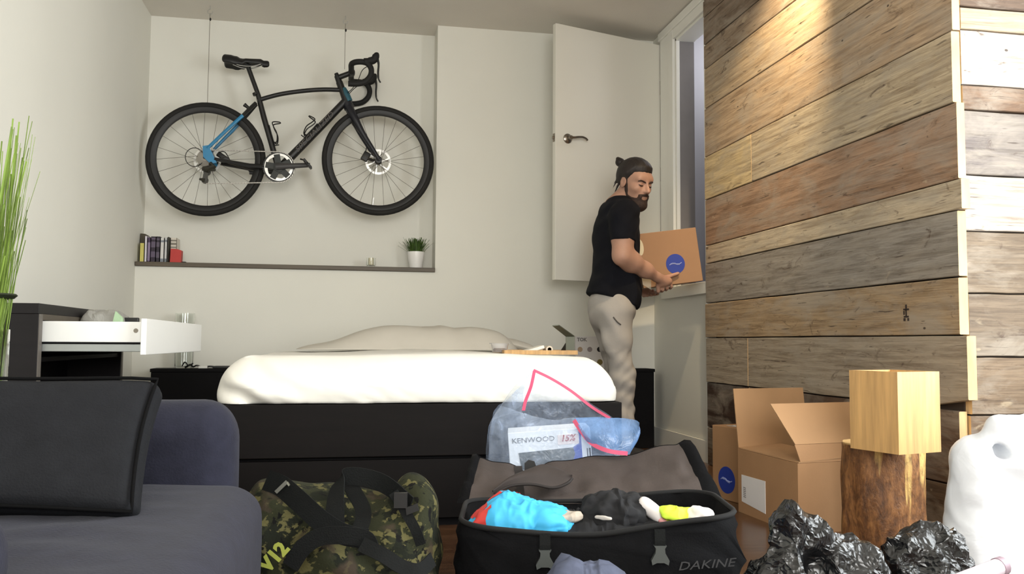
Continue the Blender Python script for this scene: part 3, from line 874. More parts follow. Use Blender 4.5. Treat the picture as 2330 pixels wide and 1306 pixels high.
tag(MB().prism([(XL + .004, ZS1), (b, ZS1), (b, 1.272), (b - .012, 1.288), (XL + .03, 1.300), (XL + .004, 1.302)], 5.50, 5.59).build('bookend', bk_m), 'dark wooden block bookend in the left corner of the niche shelf', 'bookend')
book(317, 327.5, 553, (206, 196, 106), 'short pale yellow book, first from the left on the niche shelf', .10)
book(327.8, 334, 537, (214, 208, 216), 'white book between the yellow and the purple book on the shelf', .12)
book(334.4, 341.6, 540, (66, 46, 78), 'slim purple book with a pale spine title beside the white book', bands=[(.06, .8)], band_rgb=(136, 120, 146))
book(342, 353.5, 538, (38, 24, 44), 'thick dark purple book with pale spine marks, wider of the two', bands=[(.2, .42), (.58, .80), (.88, .95)], band_rgb=(96, 84, 104))
book(354, 363, 538, (32, 22, 38), 'narrow dark purple book beside the white and grey books', bands=[(.18, .4), (.6, .78), (.86, .93)], band_rgb=(92, 82, 98))
book(363.6, 372.5, 541, (212, 210, 206), 'white book with a grey foot right of the dark books', bands=[(.02, .16), (.82, .90)], band_rgb=(128, 134, 142))
book(373, 379.8, 540, (198, 198, 196), 'pale grey-white book second of the white pair on the shelf', bands=[(.02, .16), (.82, .90)], band_rgb=(118, 124, 130))
book(380.2, 383.2, 539, (92, 92, 82), 'very thin dark grey booklet between the white books', .12)
book(386.5, 401, 541, (214, 206, 192), 'cream paperback with dark spine letters behind the red box', .10, 5.47, [(.86, .92), (.72, .80), (.50, .57), (.60, .65)], (128, 122, 110))
a = at(387.5, 590, 5.42).x; b = at(412, 590, 5.42).x
rdm = MB().prism([(a, ZS1), (b, ZS1), (b + .002, 1.196), (b - .02, 1.203), (a + .002, 1.205)], 5.41, 5.465)
tag(rdm.build('red_box', mat('red_cardboard', (186, 52, 46), .55, var=.06)), 'small red box standing in front of the books on the shelf', 'box')
tag(MB().box((b + .001, 5.43, ZS1), (b + .026, 5.455, ZS1 + .008), bev=.003).build('lighter', bkpart), 'small dark lighter lying right of the red box', 'lighter')
# candle in a glass
glass = NT('clear_glass'); glass.b.inputs['Transmission Weight'].default_value = 1; glass.b.inputs['Roughness'].default_value = .03; glass.b.inputs['IOR'].default_value = 1.45
glass.b.inputs['Base Color'].default_value = (.95, .97, .95, 1)
glass_m = glass.m
c0 = at(844, 600, 5.47)
cd = thing('candle_glass', (c0.x, 5.47, ZS1), 'cream candle in a small glass cup on the niche shelf', 'candle')
MB().lathe([(0, 0), (.024, 0), (.028, .012), (.028, .060), (.026, .060), (.026, .014), (0, .012)], 24, (c0.x, 5.47, ZS1)).build('glass_cup', glass_m, cd, smooth=40)
MB().lathe([(0, .0145), (.0165, .0145), (.0165, .058), (.012, .061), (0, .060)], 20, (c0.x, 5.47, ZS1)).build('wax', mat('cream_wax', (236, 226, 196), .5), cd, smooth=40)
# potted grass
p0 = at(946, 600, 5.48)
pg = thing('potted_grass', (p0.x, 5.48, ZS1), 'small tuft of green grass in a white pot on the niche shelf', 'plant')
MB().lathe([(0, 0), (.040, 0), (.044, .03), (.052, .075), (.054, .100), (.054, .106), (.049, .106), (.047, .09), (0, .09)], 32, (p0.x, 5.48, ZS1)).build('pot', mat('white_ceramic', (232, 230, 226), .3, var=.01), pg, smooth=40)
grass_m = mat('grass_green', (58, 84, 24), .6, var=.5, vscale=30)
rg = random.Random(3); gm = MB()
for i in range(190):
    a = rg.uniform(0, 6.28); r = .040 * math.sqrt(rg.random()); ln = rg.uniform(.06, .115); sp_ = rg.uniform(.1, .75) * r / .04
    b0 = Vector((p0.x + r * math.cos(a), 5.48 + r * math.sin(a), ZS1 + .088)); d = Vector((math.cos(a) * sp_, math.sin(a) * sp_, 1)).normalized()
    pts = [b0, b0 + d * ln * .55, b0 + d * ln + Vector((math.cos(a), math.sin(a), -.5)) * ln * .15 * sp_]
    gm.ribbon(pts, .0032, .0008, (-math.sin(a), math.cos(a), 0))
for (a, ln, el) in ((3.05, .10, .55), (3.3, .11, .75), (2.9, .12, 1.1), (.1, .09, .9)):
    b0 = Vector((p0.x + .03 * math.cos(a), 5.47, ZS1 + .09)); d = Vector((math.cos(a) * math.cos(el), 0, math.sin(el)))
    gm.ribbon([b0, b0 + d * ln * .5, b0 + d * ln], .003, .0008, (0, 1, 0))
go = gm.build('grass_blades', grass_m, pg); go['kind'] = 'stuff'

# ------------------------------------------------------------------ headboard, bed, bedding
espresso = mat('black_brown_laminate', (13, 9, 8), .6, spec=.15, var=.2, vscale=4, stretch=(1, 12, 12), bump=.05)
black_lam = mat('black_laminate', (9, 8, 10), .65, var=.1, spec=.15)
hbd = thing('headboard_ledge', (.4, 5.30, 0), 'wide low black headboard ledge along the back wall behind the bed', 'headboard')
MB().box((-1.10, 5.225, 0), (1.905, 5.245, .478), bev=.003).build('front_panel', black_lam, hbd)
MB().box((-1.10, 5.245, 0), (-1.08, 5.39, .478)).build('side_panel', black_lam, hbd)
MB().box((1.885, 5.245, 0), (1.905, 5.39, .478)).build('side_panel', black_lam, hbd)
MB().box((-1.105, 5.22, .478), (1.91, 5.395, .498), bev=.003).build('top_board', black_lam, hbd)
# cables and small things on the left of the ledge
cabm = MB().tube(catmull([(-.93, 5.30, .505), (-.90, 5.29, .52), (-.885, 5.30, .507), (-.86, 5.28, .515), (-.83, 5.30, .503), (-.79, 5.28, .51), (-.74, 5.3, .503)], 5), .005, 6)
cabm.tube(catmull([(-.94, 5.27, .512), (-.925, 5.27, .535), (-.905, 5.27, .515), (-.88, 5.27, .528)], 4), .004, 6)
tag(cabm.build('charging_cable', bkpart, smooth=True), 'tangled black cable lying on the left end of the headboard ledge', 'cable')
tag(MB().box((-.85, 5.26, .4985), (-.80, 5.30, .512), bev=.003).build('white_adapter', trim_m), 'small white adapter beside the black cable on the ledge', 'adapter')
tag(MB().box((-.77, 5.25, .4985), (-.40, 5.36, .512), bev=.004).build('flat_black_box', bkpart), 'flat black box lying on the headboard ledge left of the bed', 'box')
v0 = at(419, 800, 5.32)
tag(MB().lathe([(0, 0), (.045, 0), (.050, .01), (.054, .32), (.051, .32), (.047, .014), (0, .012)], 28, (v0.x, 5.32, .499)).build('glass_vase', glass_m, smooth=40), 'tall empty clear glass vase on the headboard ledge', 'vase')

BX0, BX1, BY0, BY1 = -.455, 1.012, 3.125, 5.205
bed = thing('platform_bed', ((BX0 + BX1) / 2, (BY0 + BY1) / 2, 0), 'dark brown platform bed frame with a panel below its rail', 'bed')
MB().box((BX0, BY0, .252), (BX1, BY0 + .03, .438), bev=.003).build('foot_rail', espresso, bed)
MB().box((BX0, BY0 + .03, .252), (BX0 + .03, BY1, .438)).build('side_rail', espresso, bed)
MB().box((BX1 - .03, BY0 + .03, .252), (BX1, BY1, .438)).build('side_rail', espresso, bed)
MB().box((BX0 + .03, BY0 + .03, .36), (BX1 - .03, BY1, .40)).build('slat_base', espresso, bed)
MB().box((BX0 + .02, BY0 + .012, .03), (BX1 - .02, BY0 + .032, .240), bev=.002).build('drawer_front', espresso, bed)
MB().box((BX0 + .02, BY0 + .034, 0), (BX1 - .02, BY1 - .02, .25)).build('base', black_lam, bed)

sheet_m = mat('white_cotton_sheet', (232, 229, 220), .85, var=.02, vscale=5, bump=.08, bscale=20)
def mattress_fn(p):
    # soft shoulders, slightly sloped right end, creases at the front
    sx = .755; x = p.x
    t = max(0, (p.z + .06) / .17)
    squeeze = 1 - .02 * t ** 2
    q = Vector((x * squeeze - (.035 * t if x > 0 else -.02 * t) * (abs(x) / sx) ** 3, p.y, p.z))
    q.y += .05 * t ** 2 * max(0, min(1, (-p.y - .3) / .7)) ** 2
    q.z += .010 * fb((x * 1.4, p.y * 1.4, 3), 1.0) * t + (.012 * math.exp(-((x - .05) / .35) ** 2) * t)
    # folds of the fitted sheet
    wr = fb((x * 7 + p.z * 16, p.y * 5, p.z * 3), 1.0, 4)
    lowf = max(0, 1 - t * 1.3)
    q.y += (-.014 * max(0, wr) * lowf - .004 * fb((x * 16 + p.z * 22, p.z * 20, 1), 1.0, 3)) if p.y < -.9 else 0
    if p.y < -.95 or x < -.68:
        f2 = math.sin((x * 3.2 + p.z * 9) * 6 + 3 * fb((x, p.z, 0), 3)) * (math.exp(-((x + .64) / .14) ** 2) * .014)
        q.y -= f2
    q = q + Vector(((BX0 + BX1) / 2 + .004, (BY0 + .005 + 5.16) / 2, .440 + .054))
    if p.z > 0: q.z -= .003 * max(0, (p.x - .2) / .5) ** 2
    q.z = max(q.z, .440 + .0015 * (1 + fb(q, 4)))
    return q
vs, fs = rbox((1.485, 2.05, .220), (.10, .10, .109), (110, 40, 3), 9, mattress_fn)
tag(make('mattress', vs, fs, sheet_m, None, 'all'), 'mattress in a bright white fitted sheet on the platform bed', 'mattress')
pill_m = mat('beige_pillow_cotton', (204, 198, 186), .85, var=.03, bump=.1, bscale=25)
def pillow_fn(p):
    x = p.x / .66; y = p.y / .19
    e = max(0, 1 - abs(min(1, max(-1, x))) ** 4) ** .6
    f = max(0, 1 - min(1, abs(y)) ** 2.4) ** .6
    prof = 1 / (1 + math.exp(-(x + .52) * 9))
    prof = .25 + .75 * prof
    up_ = max(0, p.z / .0875); 
    zz = .135 * up_ * prof * (.25 + .75 * e) * (.35 + .65 * f) + .004
    zz += (.010 * fb((p.x * 2.0, p.y * 3, 1), 1.0) * e + .006 * math.sin(p.x * 16 + 5 * fb((p.x, p.y, 4), 3)) * (x > .1) * e) * up_
    return Vector((.335 + p.x * .93, 4.93 + p.y, .612 + zz))
vs, fs = rbox((1.32, .40, .175), (.12, .12, .085), (50, 18, 3), 6, pillow_fn)
tag(make('pillow', vs, fs, pill_m, None, 'all'), 'long beige pillow at the head of the bed against the wall', 'pillow')
def pillow2_fn(p):
    x = p.x / .13; y = p.y / .16
    e = max(0, 1 - abs(x) ** 2.2) ** .5; f = max(0, 1 - abs(y) ** 2.2) ** .5
    return Vector((.955 + p.x * .8, 4.96 + p.y, .640 + p.z * (.2 + .8 * e * f) - .02 * p.x / .13 + .004 * fb((p.x * 8, p.y * 8, 2), 1)))
vs, fs = rbox((.26, .32, .07), (.05, .05, .033), (10, 10, 2), 4, pillow2_fn)
tag(make('folded_pillowcase', vs, fs, pill_m, None, 'all'), 'rumpled cream pillowcase beside the right end of the long pillow', 'pillowcase')

# tray with small things on the bed
bamboo = mat('bamboo', (198, 156, 100), .5, var=.22, vscale=4, stretch=(14, 14, 1), bump=.05)
TY = 3.82
tray = thing('wooden_tray', (.85, TY + .1, .608), 'thin wooden tray on the right side of the bed', 'tray')
x0, x1 = at(1150, 808, TY).x, at(1311, 808, TY).x
MB().box((x0, TY, .606), (x1, TY + .26, .612)).build('tray_bottom', bamboo, tray)
for lo, hi in (((x0, TY - .006, .606), (x1, TY, .625)), ((x0, TY + .26, .606), (x1, TY + .266, .625)), ((x0 - .006, TY - .006, .606), (x0, TY + .266, .625)), ((x1, TY - .006, .606), (x1 + .006, TY + .266, .625))):
    MB().box(lo, hi).build('tray_rim', bamboo, tray)
pc = at(1137, 800, TY + .08)
plc = NT('clear_plastic'); plc.b.inputs['Transmission Weight'].default_value = .85; plc.b.inputs['Roughness'].default_value = .15; plc.b.inputs['IOR'].default_value = 1.2; plc.b.inputs['Base Color'].default_value = (.93, .92, .92, 1)
cont = thing('plastic_container', (pc.x, TY + .08, .613), 'clear plastic tub with brown food left on the tray', 'container')
def tub(r0, r1, z0, z1, k=1.0):
    mb = MB()
    prof = [(0, z0), (r0, z0), (r1, z1), (r1 + .008, z1), (r1 + .008, z1 + .003), (r1 - .003, z1 + .002), (r0 - .003, z0 + .004), (0, z0 + .004)]
    return mb.lathe(prof, 28, (pc.x, TY + .08, .613))
tub(.033, .041, 0, .040).build('tub', plc.m, cont, smooth=40)
MB().lathe([(0, .005), (.029, .005), (.032, .015), (.024, .020), (0, .018)], 20, (pc.x, TY + .08, .613)).build('food', mat('brown_food', (112, 78, 42), .7, var=.4, vscale=40), cont, smooth=True)
# leaning white pad, roll and folding stand
Mp = frame_matrix(tuple(at(1203, 798, TY + .08)), (1, 0, .30), (0, 1, 0))
tag(MB().box((-.066, -.05, -.008), (.066, .05, .008), Mp, bev=.004).build('white_tablet', mat('white_plastic', (240, 234, 222), .4, var=.02)), 'white tablet leaning at a slant between tub and paper roll', 'tablet')
rl0 = at(1247, 802, TY + .06)
tag(MB().lathe([(.009, -.03), (.016, -.03), (.016, .04), (.009, .04), (.009, -.03)], 22, (rl0.x, TY + .06, .6125 + .0165), axis='y').build('tape_roll', mat('cream_tape', (222, 208, 186), .6)), 'small roll of cream tape lying on the tray', 'tape')
fs_m = mat('grey_green_metal', (96, 98, 84), .45, .3, var=.08)
sx0, sx1 = at(1287, 800, TY + .18).x, at(1307, 800, TY + .18).x
stn = thing('folding_stand', ((sx0 + sx1) / 2, TY + .18, .613), 'bent grey metal stand rising from the tray near the dotted box', 'stand')
ztop = at(1297, 766, TY + .18).z
MB().box((sx0, TY + .176, .613), (sx1, TY + .180, ztop), bev=.001).build('upright', fs_m, stn)
bx = at(1257, 742, TY + .10)
tl = Vector((sx0, TY + .178, ztop)); tr = Vector((sx1, TY + .178, ztop)); dv = Vector((bx.x, TY + .10, bx.z)) - tl
MB().raw([tl, tr, tr + dv + Vector((-.012, 0, .003)), tl + dv, tl + Vector((0, 0, .004)), tr + Vector((0, 0, .004)), tr + dv + Vector((-.012, 0, .007)), tl + dv + Vector((0, 0, .004))], [(0, 1, 2, 3), (7, 6, 5, 4), (0, 4, 5, 1), (1, 5, 6, 2), (2, 6, 7, 3), (3, 7, 4, 0)]).build('top_flap', fs_m, stn)
MB().raw([(sx0, TY + .176, ztop - .03), (sx0 - .02, TY + .215, .613), (sx0, TY + .176, .613), (sx0 - .001, TY + .180, ztop - .03), (sx0 - .021, TY + .219, .613), (sx0 - .001, TY + .180, .613)], [(0, 1, 2), (5, 4, 3), (0, 3, 4, 1), (1, 4, 5, 2), (2, 5, 3, 0)]).build('back_strut', bkpart, stn)

# white box with coloured dots standing on the headboard ledge
bxo = at(1310, 800, 5.235).x; bx1 = at(1378, 800, 5.235).x; bzt = at(1312, 765, 5.235).z
dbx = thing('dotted_box', ((bxo + bx1) / 2, 5.28, .499), 'white box printed with coloured dots on the ledge behind the bed', 'box')
wbox = mat('white_carton', (214, 210, 208), .6, var=.02)
MB().box((bxo, 5.236, .499), (bx1, 5.34, bzt), bev=.002).build('carton', wbox, dbx)
def disc(name, c, r, m, parent, n=20, th=.0012):
    MB().lathe([(0, -th), (r, -th), (r, 0), (0, 0)], n, c, axis='y').build(name, m, parent)
lettering('box_lettering', 'TOK', .030, (at(1324, 773, 5.235).x, 5.2352, at(1324, 773, 5.235).z), (1, 0, 0), (0, 0, 1), mat('grey_print', (120, 118, 116), .6), dbx, bold=.0012)
for (px, py, rgb, r) in ((1320, 795, (172, 148, 122), .016), (1342, 795, (146, 134, 134), .016), (1364, 795, (22, 20, 20), .016), (1320, 822, (150, 126, 60), .017), (1342, 822, (60, 52, 44), .017), (1365, 824, (128, 112, 60), .018)):
    p = at(px, py, 5.235)
    disc('printed_dot', (p.x, 5.236, p.z), r, mat('dot_%d_%d_%d' % rgb, rgb, .6), dbx)

# ------------------------------------------------------------------ console desk with the open drawer
DY0, DY1, DXF = 3.10, 4.20, -1.008
dsk = thing('console_desk', (-1.12, 3.6, 0), 'black console desk against the left wall with its drawer pulled open', 'desk')
dk_m = mat('dark_desk_laminate', (26, 23, 25), .5, spec=.3, var=.12, stretch=(1, 10, 10))
dk_br = mat('brown_desk_edge', (84, 76, 66), .55, var=.15)
MB().box((XL + .004, DY0, .745), (DXF, DY1, .780), bev=.002).build('top', dk_m, dsk)
MB().box((DXF - .016, DY0 + .03, .725), (DXF, DY1 - .03, .745)).build('front_rail', dk_br, dsk)
MB().box((XL + .004, DY0, 0), (DXF, DY0 + .030, .7445), bev=.002).build('side_panel', dk_m, dsk)
MB().box((XL + .004, DY1 - .030, 0), (DXF, DY1, .7445), bev=.002).build('side_panel', dk_m, dsk)
MB().box((XL + .004, DY0 + .03, 0), (XL + .016, DY1 - .03, .7445)).build('back_panel', black_lam, dsk)
MB().box((XL + .016, DY0 + .03, .585), (DXF - .01, DY1 - .03, .600)).build('drawer_shelf', black_lam, dsk)
MB().box((DXF, DY0 + .001, 0), (DXF + .003, DY0 + .029, .7445)).build('edge_strip', mat('grey_edging', (104, 98, 92), .5), dsk)
MB().box((DXF, DY1 - .029, 0), (DXF + .003, DY1 - .001, .7445)).build('edge_strip', MATS['grey_edging'], dsk)
white_lac = mat('white_lacquer', (243, 243, 240), .35, var=.01)
dwr = bpy.data.objects.new('drawer', None); dwr.location = (-.84, 3.65, .61); COL.objects.link(dwr); put_under(dwr, dsk)
FX = -.672
MB().box((FX - .018, DY0 + .005, .610), (FX, DY1 + .02, .733), bev=.002).build('drawer_front', white_lac, dwr)
MB().box((XL + .03, DY0 + .040, .652), (FX - .018, DY0 + .054, .722), bev=.002).build('drawer_side', white_lac, dwr)
MB().box((XL + .03, DY1 - .054, .652), (FX - .018, DY1 - .040, .722), bev=.002).build('drawer_side', white_lac, dwr)
MB().box((XL + .03, DY0 + .054, .640), (FX - .018, DY1 - .054, .650)).build('drawer_bottom', white_lac, dwr)
steel_m = mat('slide_steel', (176, 180, 178), .3, .6)
MB().box((DXF - .1, DY0 + .034, .620), (FX - .02, DY0 + .044, .646), bev=.002).build('drawer_slide', steel_m, dwr)
MB().box((DXF - .1, DY0 + .031, .646), (FX - .019, DY0 + .045, .652)).build('slide_gap', black_lam, dwr)
MB().lathe([(0, -.002), (.007, -.002), (.008, 0)], 14, (at(309, 753, DY0 + .04).x, DY0 + .040, .692), axis='y').build('cam_screw', chrome_m, dwr)
# crumpled bag and green packet in the drawer
def crump(p, s, sc): return Vector(p) + Vector((fb(p, sc), fb((p[1], p[2], p[0]), sc), fb((p[2], p[0], p[1]), sc))) * s
vs, fs = rbox((.15, .22, .085), .04, (8, 8, 4), 3, lambda p: crump(p, .014, 16) + Vector((-.935, 3.62, .728)))
tag(make('grey_pouch', vs, fs, mat('grey_fabric', (152, 150, 144), .8, var=.1), None, False), 'crumpled grey pouch sticking out of the open desk drawer', 'pouch')
gp = MB().raw([(-.895, 3.50, .652), (-.835, 3.52, .652), (-.845, 3.50, .745), (-.872, 3.505, .770), (-.89, 3.56, .652), (-.84, 3.57, .652), (-.85, 3.535, .745), (-.872, 3.53, .768)], [(0, 1, 2, 3), (7, 6, 5, 4), (0, 4, 5, 1), (1, 5, 6, 2), (2, 6, 7, 3), (3, 7, 4, 0)])
tag(gp.build('green_packet', mat('pale_green_plastic', (176, 206, 168), .4, var=.15, vscale=20)), 'pale green plastic packet in the open desk drawer', 'packet')
tag(MB().box((-.905, 3.62, .652), (-.815, 3.645, .748), bev=.004).build('dark_notebook', bkpart), 'dark notebook standing behind the green packet in the drawer', 'notebook')

# ------------------------------------------------------------------ tall grass in a glass vase, far left
gx, gy = -.905, 2.40
tg = thing('grass_arrangement', (gx, gy, .36), 'tall green ornamental grass in a glass cylinder left of the desk', 'plant')
MB().lathe([(0, 0), (.055, 0), (.056, .01), (.056, .325), (.0535, .325), (.0535, .012), (0, .012)], 30, (gx, gy, .36)).build('glass_cylinder', glass_m, tg, smooth=40)
MB().lathe([(.050, .402), (.062, .404), (.070, .412), (.066, .416), (.050, .414), (.050, .402)], 30, (gx, gy, .36)).build('dark_ring', mat('dark_green_ring', (40, 46, 32), .5), tg, smooth=40)
MB().lathe([(0, .013), (.050, .013), (.050, .10), (0, .10)], 24, (gx, gy, .36)).build('filling', mat('pale_sand', (206, 198, 170), .9), tg)
rg = random.Random(11); gm = MB()
for i in range(210):
    a = rg.uniform(0, 6.28); r = .046 * math.sqrt(rg.random()); ln = rg.uniform(.30, .80); sp_ = rg.uniform(.0, .09)
    b0 = Vector((gx + r * math.cos(a) * .8, gy + r * math.sin(a) * .8, .47)); d = Vector((math.cos(a) * sp_, math.sin(a) * sp_, 1)).normalized()
    be = Vector((math.cos(a + .6), math.sin(a + .6), -.2)) * ln * rg.uniform(.0, .07)
    pts = [b0, b0 + d * ln * .4, b0 + d * ln * .72 + be * .35, b0 + d * ln + be]
    gm.ribbon(pts, rg.uniform(.002, .0042), .0008, (-math.sin(a + .5), math.cos(a + .5), 0))
go = gm.build('grass_blades', mat('bright_grass_green', (118, 144, 56), .55, var=.45, vscale=9), tg); go['kind'] = 'stuff'
tag(MB().box((-1.06, 2.26, 0), (-.70, 2.62, .355), bev=.006).box((-1.05, 2.27, .355), (-.71, 2.61, .36)).build('side_table', dk_m), 'dark side table behind the sofa carrying the grass vase', 'table')

# ------------------------------------------------------------------ sofa and cushion
sofa_m = mat('blue_grey_velour', (36, 37, 50), .9, var=.16, vscale=30, bump=.25, bscale=220, sheen=.05, spec=.2)
SX = -.195
sofa = thing('sofa', (-.72, 1.45, 0), 'blue-grey velour sofa with rounded arm in the left foreground', 'sofa')
def soft(size, r, c, n, rs, amp=.006, sc=3.0, fn2=None):
    def fn(p):
        q = p + Vector(c) + p.normalized() * (amp * fb(p + Vector(c), sc))
        return fn2(q) if fn2 else q
    return rbox(size, r, n, rs, fn)
# seat cushion: top at .365, front face towards +x
def seat_fn(q):
    q.z += .010 * math.exp(-((q.x + .55) / .35) ** 2) * (q.z > .3)
    q.z += .0035 * math.sin(q.y * 60 + 6 * fb(q, 3)) * (q.z > .33) * math.exp(-((q.x + .42) / .12) ** 2)
    return q
vs, fs = soft((.86, 1.55, .24), (.07, .07, .06), (SX + .030 - .43, 1.12, .245), (24, 40, 3), 5, fn2=seat_fn)
make('seat_cushion', vs, fs, sofa_m, sofa, 'all')
vs, fs = soft((.84, 1.50, .13), .03, (SX - .44, 1.12, .065), (4, 4, 1), 2, .001)
make('base', vs, fs, sofa_m, sofa, 'all')
vs, fs = soft((.95, .17, .530), (.075, .075, .085), (SX - .512, 1.995, .266), (12, 4, 6), 5, .004)
make('arm', vs, fs, sofa_m, sofa, 'all')
vs, fs = soft((.24, 1.80, .60), (.09, .09, .10), (XL + .14, 1.15, .30), (4, 12, 6), 5, .004)
make('backrest', vs, fs, sofa_m, sofa, 'all')
# loose back cushion whose rounded end shows at the left edge
vs, fs = soft((.34, .34, .135), (.065, .065, .06), (-.515, .885, .428), (8, 8, 3), 6, .004)
make('near_cushion', vs, fs, sofa_m, sofa, 'all')
# dark grey scatter cushion leaning against the arm
cush_m = mat('charcoal_linen', (30, 31, 34), .9, spec=.15, var=.1, vscale=40, bump=.3, bscale=260)
cc = Vector((-.66, 1.79, .365))
Mc = Matrix.Translation((-.632, 1.545, .384)) @ Matrix.Rotation(math.radians(-26), 4, 'X') @ Matrix.Rotation(math.radians(3), 4, 'Y')
def cush_fn(p):
    x = p.x / .30; z = (p.z) / .16
    e = max(0, 1 - abs(x) ** 3.2) ** .5; f = max(0, 1 - abs(z) ** 3.2) ** .5
    pin = 1 - .035 * (1 - z * z) * (abs(x) ** 3)
    q = Vector((p.x * pin, p.y * (.50 + .50 * e * f), (p.z * (1 - .05 * (1 - x * x)) + .15) * .72))
    q.y += .008 * fb((p.x * 5, 0, p.z * 5), 1.0)
    q.z += .010 * max(0, x) * (z > 0)
    return Mc @ q
cu = thing('scatter_cushion', (-.66, 1.74, .36), 'dark grey scatter cushion leaning against the arm of the sofa', 'cushion')
vs, fs = rbox((.60, .13, .32), (.03, .045, .03), (24, 3, 14), 4, cush_fn)
make('cover', vs, fs, cush_m, cu, 'all')
pip = []
for (u0, w0, u1, w1) in ((-.295, -.155, .295, -.155), (.295, -.155, .295, .155), (.295, .155, -.295, .155), (-.295, .155, -.295, -.155)):
    for k in range(14): pip.append(cush_fn(Vector((u0 + (u1 - u0) * k / 14, -.062, w0 + (w1 - w0) * k / 14))))
pip.append(pip[0])
MB().tube(pip, .0032, 6, caps=False).build('piping', mat('black_piping', (11, 11, 12), .9, spec=.1), cu, smooth='all')

# ------------------------------------------------------------------ luggage and bags in front of the bed
E1 = Vector((math.cos(YAW), -math.sin(YAW), 0)); E2 = Vector((math.sin(YAW), math.cos(YAW), 0))
def G(s, d, z=0.0):
    """floor frame of things laid out square to where the camera stands: s metres to the right, d metres away"""
    return E1 * s + E2 * d + Vector((0, 0, z))
def ground_matrix(s, d, z=0.0):
    o = G(s, d, z)
    return Matrix(((E1.x, E2.x, 0, o.x), (E1.y, E2.y, 0, o.y), (0, 0, 1, o.z), (0, 0, 0, 1)))
def atd(px, py, d):
    v = _f + CR * ((px - 1165) / FPX) - CU * ((py - 653) / FPX)
    return Vector((0, 0, CAM_H)) + v * (d / v.dot(E2))

nylon = mat('black_nylon', (9, 9, 11), .85, spec=.12, var=.22, vscale=22, bump=.3, bscale=240)
nylon_d = mat('black_nylon_inside', (11, 11, 12), .9, var=.2)
lining = mat('grey_brown_lining', (64, 55, 51), .8, var=.14, vscale=9, bump=.2, bscale=160)
webbing = mat('black_webbing', (13, 15, 15), .8, spec=.2, bump=.3, bscale=300)
plastic_g = mat('grey_green_plastic', (66, 70, 68), .45)

MS = ground_matrix(.203, 1.965)
suit = thing('travel_bag', tuple(G(.203, 2.15)), 'large open black travel bag with brown lining lying in the centre foreground', 'travel bag')
def rrect(hx, hy, r, n=16):
    pts = []
    for cx, cy, a0 in ((hx - r, hy - r, 0), (-hx + r, hy - r, math.pi / 2), (-hx + r, -hy + r, math.pi), (hx - r, -hy + r, 1.5 * math.pi)):
        for k in range(n): a = a0 + math.pi / 2 * k / (n - 1); pts.append((cx + r * math.cos(a), cy + r * math.sin(a)))
    out = []
    for i, p in enumerate(pts):      # densify the straight runs
        q = pts[(i + 1) % len(pts)]; L = math.hypot(q[0] - p[0], q[1] - p[1]); m = max(1, int(L / .03))
        for k in range(m): out.append((p[0] + (q[0] - p[0]) * k / m, p[1] + (q[1] - p[1]) * k / m))
    return out
def rim(x, y):
    return .248 + .022 * max(0, x / .33) - .020 * math.exp(-((x + .02) / .20) ** 2) * (1 if y < .18 else .35) + .004 * math.sin(x * 9)
def body_ring(k, grow):
    return [(x, y + .18) for x, y in rrect(.325 + grow, .178 + grow, .085)]
rows = []
for (t, g) in ((0.0, -.02), (.03, .004), (.25, .014), (.6, .012), (.9, .002), (1.0, -.006), (1.0, -.014), (.8, -.02), (.45, -.022)):
    rows.append([MS @ Vector((x + .006 * fb((x * 6, y * 6, t * 4), 1), y + .008 * fb((x * 5, t * 3, 7), 1), rim(x, y) * t)) for x, y in body_ring(0, g)])
sb = MB().grid(rows, closed=True)
nb = len(rows[0]); sb.f.append(tuple(range(nb))[::-1]); sb.f.append(tuple((len(rows) - 1) * nb + k for k in range(nb)))
sb.build('body', nylon, suit, smooth='all')
MB().tube([MS @ Vector((x, y, rim(x, y) + .002)) for x, y in body_ring(0, -.006)] + [MS @ Vector((body_ring(0, -.006)[0][0], body_ring(0, -.006)[0][1], rim(*body_ring(0, -.006)[0]) + .002))], .0065, 6, caps=False).build('zip_edge', nylon_d, suit, smooth='all')
# lid, folded back
def lid_top(u):
    return .322 + .010 * u + .046 * max(0, u - .2) - .045 * math.exp(-((u + .45) / .13) ** 2) + .006 * math.sin(u * 11)
def lid_pt(u, v, off=0.0):
    x = (.315 + .012 * v) * u * (1 - .10 * v * max(0, abs(u) - .8) / .2)
    y = .345 + .24 * v - .02 * math.sin(v * math.pi) + off * .7 + .035 * (abs(u) ** 6)*v
    z = .236 + (lid_top(u) - .236) * v ** .85 + off * .7 - .018 * math.sin(v * math.pi) * (1 - u * u)
    z += .016 * fb((u * 2.6, v * 2.2, 5), 1.0, 4) * math.sin(v * math.pi) + .005 * fb((u * 9, v * 5, 2), 1.0, 2) * math.sin(v * math.pi)
    return MS @ Vector((x, y, z))
MB().grid([[lid_pt(-1 + 2 * i / 48, k / 14) for i in range(49)] for k in range(15)]).grid([[lid_pt(-1 + 2 * i / 48, k / 14) + Vector((0, .012, -.012)) for i in range(49)] for k in range(15)]).build('lid_lining', lining, suit, smooth='all')
